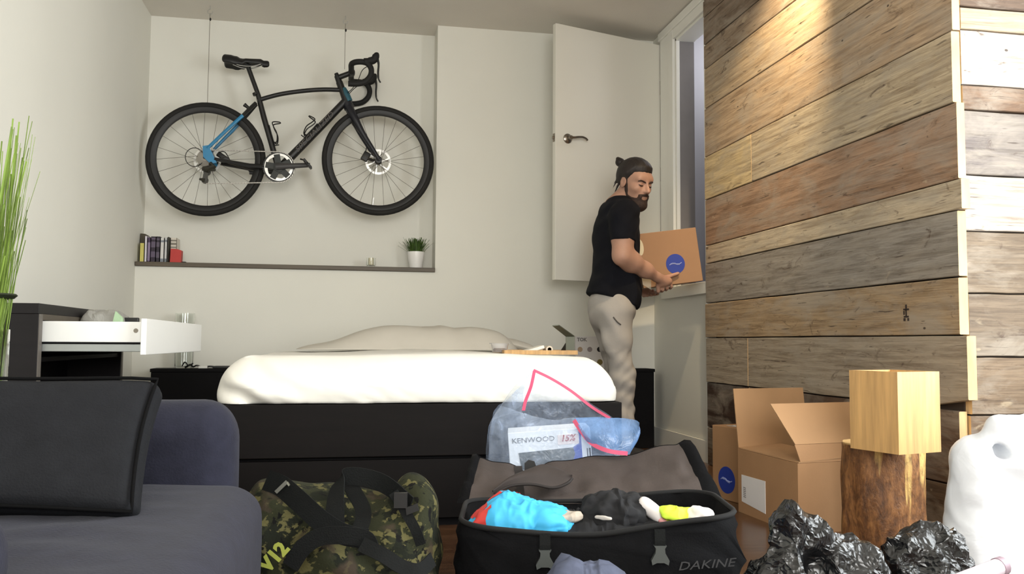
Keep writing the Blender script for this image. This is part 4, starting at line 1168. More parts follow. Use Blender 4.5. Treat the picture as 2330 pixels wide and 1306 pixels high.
# lid wall: black band around both ends and the far edge
wall = []
for k in range(15): wall.append((-1, k / 14))
for k in range(1, 48): wall.append((-1 + 2 * k / 48, 1))
for k in range(15): wall.append((1, 1 - k / 14))
rows = []
for (h, o) in ((0, 0), (.012, .012), (.010, .026), (-.02, .034)):
    r = []
    for (u, v) in wall:
        p = lid_pt(u, v); out = (MS.to_3x3() @ Vector((u * (abs(u) > .97) * (1.15 if u > 0 else .75), .25 * (v > .97), 0)))
        hh = h * (1.0 if abs(u) > .97 else .12)
        r.append(p + out * o * 1.2 + Vector((0, 0, hh * (math.sin(min(1, v * 1.2) * math.pi / 2)))))
    rows.append(r)
MB().grid(rows).build('lid_wall', nylon, suit, smooth='all')
def lp(px, py, d=2.42): return atd(px, py, d)
up_e = catmull([lp(1120, 1120, 2.335), lp(1158, 1086, 2.365), lp(1212, 1063, 2.40), lp(1240, 1056, 2.415), lp(1274, 1067, 2.40), lp(1301, 1085, 2.375)], 5)
lo_e = catmull([lp(1124, 1124, 2.330), lp(1160, 1106, 2.340), lp(1210, 1102, 2.345), lp(1258, 1110, 2.345), lp(1290, 1100, 2.355), lp(1302, 1088, 2.370)], 5)
def bulge(a, b, t): return a.lerp(b, t) + (Vector((0, 0, .010)) - E2 * .014) * math.sin(math.pi * min(1, t * 1.1))
MB().grid([[bulge(up_e[i], lo_e[i], k / 6) for i in range(len(up_e))] for k in range(7)]).build('lining_pocket', mat('brown_pocket', (54, 46, 43), .8, var=.15, vscale=14), suit, smooth='all')
MB().tube(lo_e, .0042, 6).build('pocket_binding', mat('brown_binding', (36, 30, 28), .8), suit, smooth='all')
MB().ribbon([lid_pt(-.56, v_ / 8) + Vector((0, -.004, .004)) for v_ in range(0, 9)], .024, .003, tuple(E1)).build('lining_strap', MATS['brown_binding'], suit, smooth=50)
Mb = ground_matrix(0, 0)
bk = atd(1206, 1062, 2.50)
MB().prism([(-.016, -.022), (.014, -.022), (.020, -.004), (.012, .016), (-.004, .020), (-.016, .010)], -.006, .006, M=Matrix.Translation(bk) @ Mb).build('lid_buckle', bkpart, suit)
for px in (1240, 1502):
    c = atd(px, 1272 if px < 1300 else 1262, 1.946)
    Mk = Matrix.Translation(c) @ Mb
    q = MB().prism([(-.018, -.022), (-.008, -.017), (.008, -.017), (.018, -.022), (.020, -.012), (.011, .004), (.010, .014), (.014, .020), (-.014, .020), (-.010, .014), (-.011, .004), (-.020, -.012)], -.006, .006, M=Mk)
    q.build('buckle', plastic_g, suit)
    MB().ribbon([Mk @ Vector((0, .004, .055)), Mk @ Vector((0, -.001, .03)), Mk @ Vector((0, -.001, .014))], .024, .004, tuple(E1)).build('strap', webbing, suit)
lc = atd(1606, 1285, 1.948)
lettering('bag_lettering', 'DAKINE', .026, lc, E1 + Vector((0, 0, .08)), (0, 0, 1), mat('grey_embroidery', (52, 52, 54), .7), suit, shear=.3, squeeze=1.35)

def folds(p, amp):
    """ridged folds of crumpled cloth"""
    r = lambda s, k: 1 - abs(mnoise.noise((Vector(p) + Vector((k, k * .7, -k))) * s)) * 2
    w = Vector((fb(p, 14), fb((p[1], p[2], p[0]), 14), 0)) * .012
    p = Vector(p) + w
    return amp * (.75 * r(17, 1.3) + .4 * r(34, 4.1))
def heap(name, c, size, rot, m, label, cat, amp=.014, sc=9.0, r=None, seg=(24, 18, 6), group=None, flat=True, fn2=None, off=0.0):
    M = Matrix.Translation(c) @ Mb @ Matrix.Rotation(rot, 4, 'Z')
    r = r or [x * .42 for x in size]
    def fn(p):
        n_ = Vector((p.x / size[0], p.y / size[1], p.z / size[2])).normalized()
        q = p + n_ * folds(p * 1.7 + Vector((off, off, off)), amp)
        if fn2: q = fn2(q)
        return M @ q
    vs, fs = rbox(size, r, seg, 5, fn)
    return tag(make(name, vs, fs, m, None, 'all'), label, cat, group)
clothes_k = mat('black_cloth', (22, 22, 25), .9, var=.3, vscale=18)
cblue = mat('bright_blue_jersey', (64, 176, 226), .7, var=.06, vscale=12)
cred = mat('red_jersey_panel', (214, 66, 60), .7)
heap('dark_clothes', G(.203, 2.145, .152), (.60, .29, .16), 0, clothes_k, 'heap of black clothes filling the open travel bag', 'clothes', .022, 7, seg=(60, 30, 4))
jr = thing('jersey', tuple(G(.035, 2.10, .20)), 'crumpled bright blue jersey with red panels in the travel bag', 'jersey')
MJ = Matrix.Translation(G(.022, 2.085, .236)) @ Mb @ Matrix.Rotation(-.1, 4, 'Z')
def jfn(p, o=0.0):
    n_ = Vector((p.x / .225, p.y / .14, p.z / .065)).normalized()
    q = p + n_ * (folds(p * 1.5 + Vector((.3, .1, .2)), .012) + o)
    q.z += .022 * math.exp(-((q.x + .035) / .05) ** 2) * max(0, p.z / .03) - .018 * max(0, (-q.x - .05) / .06)
    return MJ @ q
raw, jf = rbox((.235, .14, .066), (.07, .05, .03), (44, 24, 4), 6)
def is_red(p):
    x, y = p.x + .012 * math.sin(p.y * 50), p.y
    return p.z > -.012 and ((abs(x + .055 + y * .35) < .016 and -.01 < y < .06) or (abs(x + .098) < .015 and y < .02) or (abs(x - .005 + y * .5) < .02 and y > .028) or (abs(x + .075) < .010 and y < -.045))
red_f = [f for f in jf if is_red(sum((Vector(raw[i]) for i in f), Vector()) / len(f))]
make('cloth', [jfn(Vector(p)) for p in raw], jf, cblue, jr, 'all')
make('red_panel', [jfn(Vector(p), .0012) for p in raw], red_f, cred, jr, 'all')
heap('grey_strap_cloth', atd(1298, 1176, 2.06), (.055, .03, .016), .3, mat('beige_cloth', (176, 164, 150), .8), 'beige cloth edge right of the blue jersey in the bag', 'clothes', .008, off=.1)
heap('black_shorts', atd(1400, 1164, 2.12), (.13, .11, .060), .2, clothes_k, 'bunched black shorts between beige cloth and red cap in the bag', 'shorts', .022, off=.5)
heap('light_hem', atd(1373, 1178, 2.03), (.04, .014, .010), -.5, mat('pale_cloth', (190, 184, 178), .8), 'pale garment hem poking out in the middle of the bag', 'clothes', .004, off=.7)
cap_c = atd(1440, 1148, 2.17)
tag(MB().tube([cap_c + Mb.to_3x3() @ Vector((.024 * math.cos(a), .006, .015 * math.sin(a))) for a in [i * .42 for i in range(-1, 9)]], .0065, 8).build('red_band', mat('dark_red_cloth', (150, 40, 48), .7), smooth='all'), 'dark red looped band behind the black shorts in the bag', 'band')
Mk_ = Matrix.Translation(atd(1484, 1160, 2.09)) @ Mb @ Matrix.Rotation(.72, 4, 'Y')
sk = thing('sock', tuple(atd(1484, 1160, 2.09)), 'white sock with pink toe in the travel bag', 'sock')
vs, fs = rbox((.066, .032, .026), (.018, .014, .012), (20, 8, 6), 4, lambda p: Mk_ @ (p + p.normalized() * folds(p * .5, .006)))
make('sock_body', vs, fs, mat('white_cotton', (236, 230, 228), .85), sk, 'all')
vs, fs = rbox((.026, .026, .016), (.010, .010, .007), (4, 3, 3), 3, lambda p: Mk_ @ (crump(p, .002, 25) + Vector((.034, -.008, -.002))))
make('sock_toe', vs, fs, mat('pink_cotton', (226, 160, 160), .85), sk, 'all')
heap('neon_cloth', atd(1538, 1168, 2.08), (.066, .05, .026), 0, mat('neon_yellow_cloth', (214, 246, 70), .7), 'neon yellow-green cloth between the white socks in the bag', 'clothes', .013, off=.9)
heap('white_cloth', atd(1596, 1172, 2.06), (.050, .04, .026), -.2, MATS['white_cotton'], 'small white cloth at the right end of the open bag', 'clothes', .010, off=1.3)

# denim in front of the bag
def denim_fn(q):
    q.x += .0
    q.z += .03 * math.exp(-((q.x + .055) / .03) ** 2) * (q.z > 0) + .012 * math.exp(-((q.x - .03) / .05) ** 2) * (q.z > 0)
    return q
heap('jeans', atd(1342, 1306, 1.66) * 1.0 + Vector((0, 0, -.115)), (.20, .12, .23), 0, mat('dark_denim', (72, 78, 98), .85, var=.2, vscale=30, bump=.3), 'crumpled dark blue jeans in front of the travel bag', 'jeans', .014, seg=(26, 12, 14), fn2=denim_fn, off=1.7)

# ------------------------------------------------------------------ camouflage duffel bag
def camo_material():
    t = NT('camouflage')
    v = t.coords((1, 1, 1))
    a = t.noise(v, 16, 4, .6, .6); b = t.noise(t.coords((1.3, 1, 1.7)), 24, 4, .6, .4); c = t.noise(t.coords((1, 1.4, 1)), 34, 3, .6, .3)
    col = t.mix(t.ramp(a, [(.50, _BW0), (.53, _BW1)]), srgb(40, 42, 26), srgb(22, 25, 16))
    col = t.mix(t.ramp(b, [(.55, _BW0), (.58, _BW1)]), col, srgb(88, 84, 52))
    col = t.mix(t.ramp(c, [(.60, _BW0), (.63, _BW1)]), col, srgb(12, 12, 10))
    col = t.mix(t.ramp(t.noise(v, 9, 3), [(.58, _BW0), (.64, (.8, .8, .8, 1))]), col, srgb(62, 52, 42))
    t.link(col, t.b.inputs['Base Color']); t.b.inputs['Roughness'].default_value = .85; t.b.inputs['Specular IOR Level'].default_value = .2
    t.bump(t.noise(v, 200, 2), .3, .003)
    return t.m
camo = camo_material()
duf = thing('duffel_bag', tuple(G(-.39, 2.05)), 'camouflage duffel bag with black straps between sofa and travel bag', 'duffel bag')
dvol = Vol(G(-.39, 2.05) + Vector((-.36, -.34, -.02)), G(-.39, 2.05) + Vector((.36, .34, .44)), .009)
def dl(s, d, z): return G(s, d, z)
dvol.cap(dl(-.495, 2.03, .15), dl(-.295, 2.02, .15), .142, .128)
dvol.cap(dl(-.50, 2.08, .20), dl(-.295, 2.08, .19), .125, .115, .05)
dvol.ell(dl(-.540, 2.00, .265), (.075, .09, .075), .05)
dvol.ell(dl(-.222, 2.05, .262), (.055, .12, .085), .03)
dvol.ell(dl(-.41, 1.93, .16), (.14, .06, .11), .04)
dvol.cap(dl(-.36, 1.86, .225), dl(-.27, 1.92, .30), .03, .03, .03, 's')
dvol.cap(dl(-.50, 1.88, .24), dl(-.40, 1.92, .30), .03, .03, .04, 's')
dvol.field(lambda X, Y, Z, d: np.maximum(d + .006 * np.sin(X * 38 + Z * 21 + 2 * np.sin(Y * 17)) + .004 * np.sin(Z * 63 + X * 25 + 1.5 * np.sin(X * 30)), -(Z - .002)))
dvol.build('body', camo, duf)
def strap(name, pts, w, wd, m=webbing, par=duf, th=.003):
    P = catmull([atd(*p) for p in pts], 6)
    wds = wd if isinstance(wd, list) else wd
    MB().ribbon(P, w, th, wds).build(name, m, par, smooth=50)
X_, Z_, Y_ = tuple(E1), (0, 0, 1), tuple(E2)
strap('shoulder_strap', [(606, 1092, 1.96), (640, 1106, 1.93), (680, 1140, 1.87), (730, 1185, 1.84), (780, 1215, 1.84), (832, 1226, 1.86)], .045, tuple(E1 * .6 + Vector((0, 0, .8))))
MB().ribbon([atd(628, 1120, 1.915), atd(653, 1096, 1.915)], .008, .006, Z_).tube([atd(653, 1098, 1.915), atd(659, 1106, 1.91)], .003, 6).build('strap_buckle', mat('pale_metal', (150, 150, 140), .35, .8), duf)
strap('carry_handle', [(764, 1215, 1.86), (762, 1160, 1.88), (766, 1115, 1.92), (776, 1088, 1.95), (812, 1084, 1.96), (860, 1095, 1.96), (895, 1115, 1.94), (935, 1150, 1.90)], .040, [tuple(E1 * (1 - k / 42) + Vector((0, 0, k / 24))) for k in range(43)])
strap('carry_handle', [(790, 1092, 1.99), (812, 1130, 1.95), (826, 1160, 1.92), (824, 1190, 1.88), (808, 1222, 1.85)], .034, X_)
strap('compression_strap', [(660, 1290, 1.80), (690, 1246, 1.80), (728, 1222, 1.80), (780, 1218, 1.80), (830, 1226, 1.81), (845, 1250, 1.81)], .036, tuple(E1 * .3 + Vector((0, 0, 1))))
strap('compression_strap', [(822, 1238, 1.80), (870, 1262, 1.79), (915, 1290, 1.79), (955, 1298, 1.80), (985, 1272, 1.84)], .030, tuple(E2 * .5 + Vector((0, 0, 1))))
strap('side_strap', [(895, 1120, 1.90), (920, 1160, 1.89), (945, 1205, 1.88), (958, 1240, 1.88)], .022, X_)
MB().prism([(-.014, -.016), (.014, -.016), (.014, .016), (-.014, .016)], -.006, .006, M=Matrix.Translation(atd(912, 1138, 1.885)) @ Mb).prism([(-.004, -.02), (.022, -.010), (.018, .004), (-.006, -.004)], -.005, .005, M=Matrix.Translation(atd(930, 1150, 1.885)) @ Mb).build('clip', bkpart, duf)
dirv = (atd(648, 1244, 1.79) - atd(592, 1306, 1.79))
lettering('bag_number', 'V12', .040, atd(624, 1268, 1.785), dirv, (-.75, 0, .6), mat('lime_lettering', (150, 158, 66), .6), duf, bold=.002)

# ------------------------------------------------------------------ zip bag with the boxed radio
def film():
    t = NT('clear_zip_film')
    nz = t.noise(t.coords((1, 1, 1)), 22, 4, .6, .6)
    tr = t.add('ShaderNodeBsdfTransparent'); tr.inputs[0].default_value = (.90, .93, .97, 1)
    t.b.inputs['Base Color'].default_value = srgb(196, 212, 238); t.b.inputs['Roughness'].default_value = .18; t.b.inputs['Specular IOR Level'].default_value = .8
    mx = t.add('ShaderNodeMixShader')
    t.link(t.ramp(nz, [(.35, (.13, .13, .13, 1)), (.62, (.26, .26, .26, 1)), (.75, (.55, .55, .55, 1))]), mx.inputs[0])
    t.link(tr.outputs[0], mx.inputs[1]); t.link(t.b.outputs[0], mx.inputs[2]); t.link(mx.outputs[0], t.out.inputs[0])
    t.bump(t.noise(t.coords((1, 1, 1)), 30, 3, .6, 1.0), .6, .01)
    return t.m
def film2():
    t = NT('blue_zip_film')
    tr = t.add('ShaderNodeBsdfTransparent'); tr.inputs[0].default_value = (.62, .74, .92, 1)
    t.b.inputs['Base Color'].default_value = srgb(120, 156, 206); t.b.inputs['Roughness'].default_value = .2
    mx = t.add('ShaderNodeMixShader')
    nz = t.noise(t.coords((1, 1, 1)), 18, 4, .6, .6)
    t.link(t.ramp(nz, [(.3, (.38, .38, .38, 1)), (.7, (.68, .68, .68, 1))]), mx.inputs[0])
    t.link(tr.outputs[0], mx.inputs[1]); t.link(t.b.outputs[0], mx.inputs[2]); t.link(mx.outputs[0], t.out.inputs[0])
    t.bump(t.noise(t.coords((1, 1, 1)), 26, 3, .6, 1.0), .5, .01)
    return t.m
film_m = film(); film_b = film2()
pink = mat('pink_zip', (208, 84, 118), .5, var=.05)
zb = thing('zip_bag', tuple(G(.10, 2.72, .0)), 'clear plastic zip bag with pink seal standing open behind the travel bag', 'plastic bag')
def patch(cols, nu=14, nv=14, amp=.006, sc=14):
    """cols: list of polylines (px, py, d) each from bottom to top; smooth sheet through them"""
    L = []
    for c in cols:
        P = catmull([atd(*p) for p in c], 8); L.append([P[int(round(i * (len(P) - 1) / nv))] for i in range(nv + 1)])
    rows = []
    for v in range(nv + 1):
        Q = catmull([l[v] for l in L], 6); rows.append([Q[int(round(i * (len(Q) - 1) / nu))] for i in range(nu + 1)])
    rows = [[p + Vector((fb(p, sc), fb((p.y, p.z, p.x), sc), fb((p.z, p.x, p.y), sc))) * amp for p in r] for r in rows]
    return rows
# back sheet up to the apex
MB().grid(patch([[(1112, 1180, 2.80), (1112, 1040, 2.80), (1122, 950, 2.80), (1135, 922, 2.79)], [(1180, 1180, 2.84), (1180, 1040, 2.84), (1180, 930, 2.84), (1190, 872, 2.83)], [(1260, 1180, 2.86), (1250, 1040, 2.86), (1235, 930, 2.86), (1214, 840, 2.85)], [(1330, 1180, 2.86), (1320, 1040, 2.86), (1315, 960, 2.86), (1300, 888, 2.86)], [(1410, 1180, 2.82), (1410, 1040, 2.82), (1405, 985, 2.82), (1396, 952, 2.82)]], 24, 16)).build('back_film', film_m, zb, smooth='all')
MB().grid(patch([[(1112, 1180, 2.62), (1110, 1045, 2.62), (1120, 960, 2.64), (1135, 922, 2.66)], [(1160, 1180, 2.58), (1155, 1040, 2.58), (1160, 965, 2.60), (1190, 936, 2.62)], [(1240, 1180, 2.57), (1235, 1040, 2.57), (1240, 980, 2.585), (1252, 957, 2.60)], [(1320, 1180, 2.57), (1320, 1050, 2.57), (1312, 975, 2.58), (1308, 952, 2.60)], [(1405, 1180, 2.60), (1410, 1060, 2.60), (1400, 985, 2.62), (1394, 952, 2.66)]], 24, 14)).build('front_film', film_m, zb, smooth='all')
MB().grid(patch([[(1112, 1180, 2.62), (1110, 1045, 2.62), (1120, 960, 2.64), (1190, 936, 2.62)], [(1108, 1180, 2.71), (1106, 1045, 2.71), (1124, 945, 2.71), (1192, 890, 2.72)], [(1112, 1180, 2.80), (1112, 1040, 2.80), (1150, 905, 2.80), (1214, 840, 2.84)]], 10, 14)).build('side_film', film_m, zb, smooth='all')
MB().grid(patch([[(1335, 1004, 2.55), (1318, 975, 2.56), (1308, 952, 2.58)], [(1378, 1026, 2.53), (1372, 985, 2.54), (1362, 948, 2.58)], [(1428, 1034, 2.53), (1450, 985, 2.54), (1412, 952, 2.58)], [(1430, 1030, 2.54), (1456, 965, 2.55), (1430, 954, 2.58)]], 16, 12, .004)).build('folded_flap', film_b, zb, smooth='all')
def zipline(pts, w):
    P = catmull([atd(*p) for p in pts], 6)
    MB().ribbon(P, w, .0016, tuple(E1 * .4 + Vector((0, 0, 1)))).build('zip_seal', pink, zb, smooth=50)
zipline([(1214, 842, 2.845), (1255, 862, 2.85), (1300, 890, 2.85), (1345, 925, 2.84), (1388, 952, 2.81)], .009)
zipline([(1306, 956, 2.575), (1325, 985, 2.56), (1348, 1010, 2.545), (1385, 1026, 2.525), (1428, 1032, 2.525)], .012)
P = catmull([atd(1216, 844, 2.845), atd(1208, 880, 2.78), atd(1196, 912, 2.70), atd(1191, 934, 2.63)], 6)
MB().ribbon(P, .010, .0016, X_).build('zip_seal', pink, zb, smooth=50)
# radio carton
kc = [atd(1155, 985, 2.62), atd(1342, 972, 2.62)]
kx = (kc[1] - kc[0]).normalized(); kw = (kc[1] - kc[0]).length; kz = (Vector((0, 0, 1)) - kx * kx.z).normalized(); ky = kz.cross(kx)
Mr = Matrix(((kx.x, ky.x, kz.x, kc[0].x), (kx.y, ky.y, kz.y, kc[0].y), (kx.z, ky.z, kz.z, kc[0].z), (0, 0, 0, 1)))
rad = thing('radio_carton', tuple(kc[0]), 'white and blue boxed radio carton with price sticker inside the zip bag', 'carton')
KH = .17
MB().box((0, 0, -KH), (kw, .15, 0), Mr, bev=.002).build('carton', mat('gloss_white_card', (232, 236, 242), .35, var=.01), rad)
def flatp(name, u0, u1, v0, v1, m, th=.0008): MB().box((u0 * kw, -th, -KH * v1), (u1 * kw, .0001, -KH * v0), Mr).build(name, m, rad)
MB().prism([(kw * .80, -.052), (kw * .86, -.044), (kw * .86, .0), (kw * .885, .0), (kw * .885, -.112), (kw * .62, -.112), (kw * .62, -.062), (kw * .76, -.060)], -.0008, .0001, M=Mr).build('blue_print', mat('royal_blue_print', (44, 76, 178), .4), rad)
MB().prism([(kw * .115, -.062), (kw * .78, -.056), (kw * .80, -.075), (kw * .76, -.100), (kw * .14, -.112)], -.0014, .0001, M=Mr).build('radio_picture', mat('radio_print', (78, 84, 86), .35, var=.5, vscale=60), rad)
flatp('price_sticker', .60, .85, .10, .27, mat('sticker_white', (240, 226, 224), .5), .0012)
lettering('carton_lettering', 'KENWOOD', .021, Mr @ Vector((kw * .305, -.0012, -.026)), kx, kz, mat('grey_black_print', (96, 100, 108), .5), rad, squeeze=1.15)
lettering('sticker_lettering', '15%', .026, Mr @ Vector((kw * .722, -.0022, -.028)), kx, kz, mat('dark_red_print', (164, 60, 70), .5), rad, shear=.25, bold=.0006)
for (u, w) in ((.945, .012), (.972, .02)): flatp('barcode', u, u + w, .36, .80, bkpart)
flatp('small_mark', .42, .50, .78, .90, bkpart)

# ------------------------------------------------------------------ cardboard boxes by the plank wall
card = mat('cardboard', (166, 126, 88), .8, var=.07, vscale=5, bump=.08, bscale=90)
card_in = mat('cardboard_inside', (174, 135, 96), .8, var=.06)
label_w = mat('white_label', (226, 222, 220), .6, var=.02)
logo_blue = mat('logo_blue', (42, 62, 150), .5, var=.04)
logo_w = mat('logo_script', (150, 160, 205), .5)
def logo(parent, centre, xd, zd, r, text='Santevia', tilt=0.0):
    xd = Vector(xd).normalized(); zd = Vector(zd).normalized(); nrm = xd.cross(zd)
    if nrm.dot(Vector(centre) - Vector((0, 0, CAM_H))) > 0: nrm = -nrm
    c = Vector(centre) + nrm * .0012
    n = 36
    vs = [c] + [c + xd * (r * math.cos(2 * math.pi * k / n)) + zd * (r * math.sin(2 * math.pi * k / n)) for k in range(n)]
    vs += [p - nrm * .0012 for p in vs]
    fs = [(0, 1 + k, 1 + (k + 1) % n) for k in range(n)] + [(1 + k, n + 2 + k, n + 2 + (k + 1) % n, 1 + (k + 1) % n) for k in range(n)]
    MB().raw(vs, fs).build('logo_disc', logo_blue, parent)
    M = frame_matrix(c + nrm * .0004, xd + zd * tilt, zd)
    P = [M @ Vector((-.66 * r + 1.32 * r * i / 48, (.07 * r * math.sin(i * 1.15) if 6 < i < 40 else 0) + .10 * r * math.sin(i * .13) , .0006)) for i in range(49)]
    MB().tube(P, r * .04, 5).build('logo_script', logo_w, parent)
# closed box
cA = Vector((1.560, 3.555, 0)); ca_ = Vector((.22, -.975, 0)).normalized(); cn_ = Vector((.975, .22, 0))
Mcb = Matrix(((ca_.x, cn_.x, 0, cA.x), (ca_.y, cn_.y, 0, cA.y), (0, 0, 1, 0), (0, 0, 0, 1)))
cbx = thing('closed_carton', tuple(cA + ca_ * .1 + cn_ * .1), 'closed cardboard box with blue round logo against the plank wall', 'box')
MB().box((0, 0, 0), (.30, .20, .308), Mcb, bev=.003).build('carton', card, cbx)
MB().box((.06, .03, .3085), (.24, .17, .3095), Mcb).box((.08, .05, .3095), (.20, .12, .3125), Mcb).build('packing_label', mat('shiny_tape', (206, 200, 196), .25), cbx)
logo(cbx, Mcb @ Vector((.098, 0, .085)), ca_, (0, 0, 1), .056)
# open box
oC = Vector((1.548, 2.80, 0)); oL = Vector((-.045, .999, 0)).normalized(); oR = Vector((.985, .17, 0)).normalized()
HB = .245; LL, LR, T = .43, .34, .004
obx = thing('open_carton', tuple(oC + oL * .2 + oR * .15), 'open cardboard box with flaps up beside the tree stump', 'box')
def panel(name, a, b, h0, h1, parent=obx, m=card, lean=Vector((0, 0, 0)), sh0=0.0, sh1=0.0, t=T):
    """upright board from floor point a to b between heights; lean moves the top edge, sh shortens it"""
    d = (b - a).normalized(); nn = Vector((-d.y, d.x, 0)) * t
    p = [a + Vector((0, 0, h0)), b + Vector((0, 0, h0)), b + Vector((0, 0, h1)) + lean - d * sh1, a + Vector((0, 0, h1)) + lean + d * sh0]
    vs = p + [q + nn for q in p]
    MB().raw(vs, [(0, 1, 2, 3), (7, 6, 5, 4), (0, 4, 5, 1), (1, 5, 6, 2), (2, 6, 7, 3), (3, 7, 4, 0)]).build(name, m, parent)
c0_, cl, crr = oC, oC + oL * LL, oC + oR * LR
cf = cl + oR * LR
panel('side_wall', c0_, cl, 0, HB); panel('side_wall', c0_, crr, 0, HB); panel('side_wall', cl, cf, 0, HB); panel('side_wall', crr, cf, 0, HB)
MB().raw([c0_ + Vector((0, 0, .004)), crr + Vector((0, 0, .004)), cf + Vector((0, 0, .004)), cl + Vector((0, 0, .004))], [(0, 1, 2, 3)]).build('bottom', card_in, obx)
panel('flap', cl, cf, HB + .001, HB + .235, m=card_in, lean=-oR * .005 + oL * .03)
panel('flap', c0_ + oR * .01, crr, HB + .001, HB + .062, m=card, lean=oL * .02, sh0=-.012)
panel('flap', c0_ + oR * .002 + oL * .022, crr + oL * .022, HB + .063, HB + .20, m=card_in, lean=oL * .085 - oR * .03, sh0=-.02)
# left flap folded inwards
p = [c0_ + Vector((0, 0, HB + .001)), cl + Vector((0, 0, HB + .001)), cl + oR * .20 + Vector((0, 0, HB + .010)), c0_ + oR * .20 + Vector((0, 0, HB + .012))]
MB().raw(p + [q + Vector((0, 0, .004)) for q in p], [(0, 1, 2, 3), (7, 6, 5, 4), (0, 4, 5, 1), (1, 5, 6, 2), (2, 6, 7, 3), (3, 7, 4, 0)]).build('flap', card_in, obx)
# label on the left face
nL = Vector((-oL.y, oL.x, 0));  nL = -nL if nL.x > 0 else nL
def onleft(t, z, o=.0056): return oC + oL * t + nL * o + Vector((0, 0, z))
lb = MB().raw([onleft(.40, .045), onleft(.22, .030), onleft(.22, .150), onleft(.40, .148)] + [onleft(.40, .045, 0), onleft(.22, .030, 0), onleft(.22, .150, 0), onleft(.40, .148, 0)], [(0, 1, 2, 3), (0, 4, 5, 1), (1, 5, 6, 2), (2, 6, 7, 3), (3, 7, 4, 0)])
lb.build('address_label', label_w, obx)
for k in range(6):
    MB().raw([onleft(.385, .065 + k * .007, .0062), onleft(.365, .064 + k * .007, .0062), onleft(.365, .067 + k * .007, .0062), onleft(.385, .068 + k * .007, .0062)], [(0, 1, 2, 3)]).build('barcode_line', mat('pale_print', (120, 116, 116), .6), obx)

# ------------------------------------------------------------------ tree stump and bamboo box
def bark_material():
    t = NT('peeled_bark')
    a = t.noise(t.coords((1, 1, .42)), 26, 6, .7, .35); b = t.noise(t.coords((1, 1, .13)), 12, 4, .6, .4); c = t.noise(t.coords((1, 1, .7)), 70, 4)
    col = t.ramp(a, [(.28, srgb(58, 34, 18)), (.45, srgb(112, 72, 38)), (.60, srgb(150, 102, 58)), (.74, srgb(196, 150, 92))])
    col = t.mix(t.ramp(b, [(.56, _BW0), (.61, _BW1)]), col, srgb(216, 178, 108))
    col = t.mix(t.ramp(c, [(.3, (.5, .5, .5, 1)), (.5, _BW0)]), col, srgb(52, 30, 16))
    t.link(col, t.b.inputs['Base Color']); t.b.inputs['Roughness'].default_value = .55
    t.bump(a, .6, .012)
    return t.m
bark = bark_material()
sc_ = Vector((1.668, 2.492, 0)); SR, SH = .122, .350
stump = thing('tree_stump', tuple(sc_), 'cut tree stump with peeling brown bark standing on the floor', 'stump')
n = 60; rows = []
for k in range(15):
    z = SH * k / 14
    rows.append([sc_ + Vector(((SR + .012 * fb((math.cos(2 * math.pi * i / n) * 1.6, math.sin(2 * math.pi * i / n) * 1.6, z * 3), 1.0, 4) + .006 * (1 - z / SH)) * math.cos(2 * math.pi * i / n), (SR + .012 * fb((math.cos(2 * math.pi * i / n) * 1.6, math.sin(2 * math.pi * i / n) * 1.6, z * 3), 1.0, 4)) * math.sin(2 * math.pi * i / n), z - (.004 if k == 14 else 0))) for i in range(n)])
MB().grid(rows, closed=True).build('bark', bark, stump, smooth='all')
top = [sc_ + (p - sc_) * .985 for p in rows[-1]]
tm = MB().raw([Vector((p.x, p.y, SH - .012)) for p in top] + [Vector((p.x, p.y, SH)) for p in top], [tuple(range(n, 2 * n))] + [(i, (i + 1) % n, n + (i + 1) % n, n + i) for i in range(n)])
tm.build('cut_top', mat('cut_pine', (206, 168, 112), .7, var=.12, vscale=12), stump)
rd = (E2 * math.cos(.418) + E1 * math.sin(.418)); rr_ = (E1 * math.cos(.418) - E2 * math.sin(.418)); nc_ = G(1.090, 2.450)
bq = [nc_, nc_ - rr_ * .132 + rd * .112, nc_ - rr_ * .020 + rd * .244, nc_ + rr_ * .112 + rd * .132]
bamb = thing('bamboo_box', tuple(G(1.08, 2.59, SH)), 'open square bamboo box standing on the tree stump', 'box')
ctr = sum(bq, Vector()) / 4
for i in range(4):
    a, b = bq[i], bq[(i + 1) % 4]
    ins = lambda p: p + (ctr - p).normalized() * .014
    vs = [a, b, ins(b), ins(a)]
    z0, z1 = SH + .001, SH + .233
    if i == 0: z1 = SH + .233
    MB().raw([v + Vector((0, 0, z0)) for v in vs] + [v + Vector((0, 0, z1)) for v in vs], [(3, 2, 1, 0), (4, 5, 6, 7), (0, 1, 5, 4), (1, 2, 6, 5), (2, 3, 7, 6), (3, 0, 4, 7)]).build('side_panel', bamboo, bamb)
MB().raw([ins(p) + Vector((0, 0, SH + .001)) for p in bq] + [ins(p) + Vector((0, 0, SH + .012)) for p in bq], [(3, 2, 1, 0), (4, 5, 6, 7), (0, 1, 5, 4), (1, 2, 6, 5), (2, 3, 7, 6), (3, 0, 4, 7)]).build('bottom_panel', bamboo, bamb)

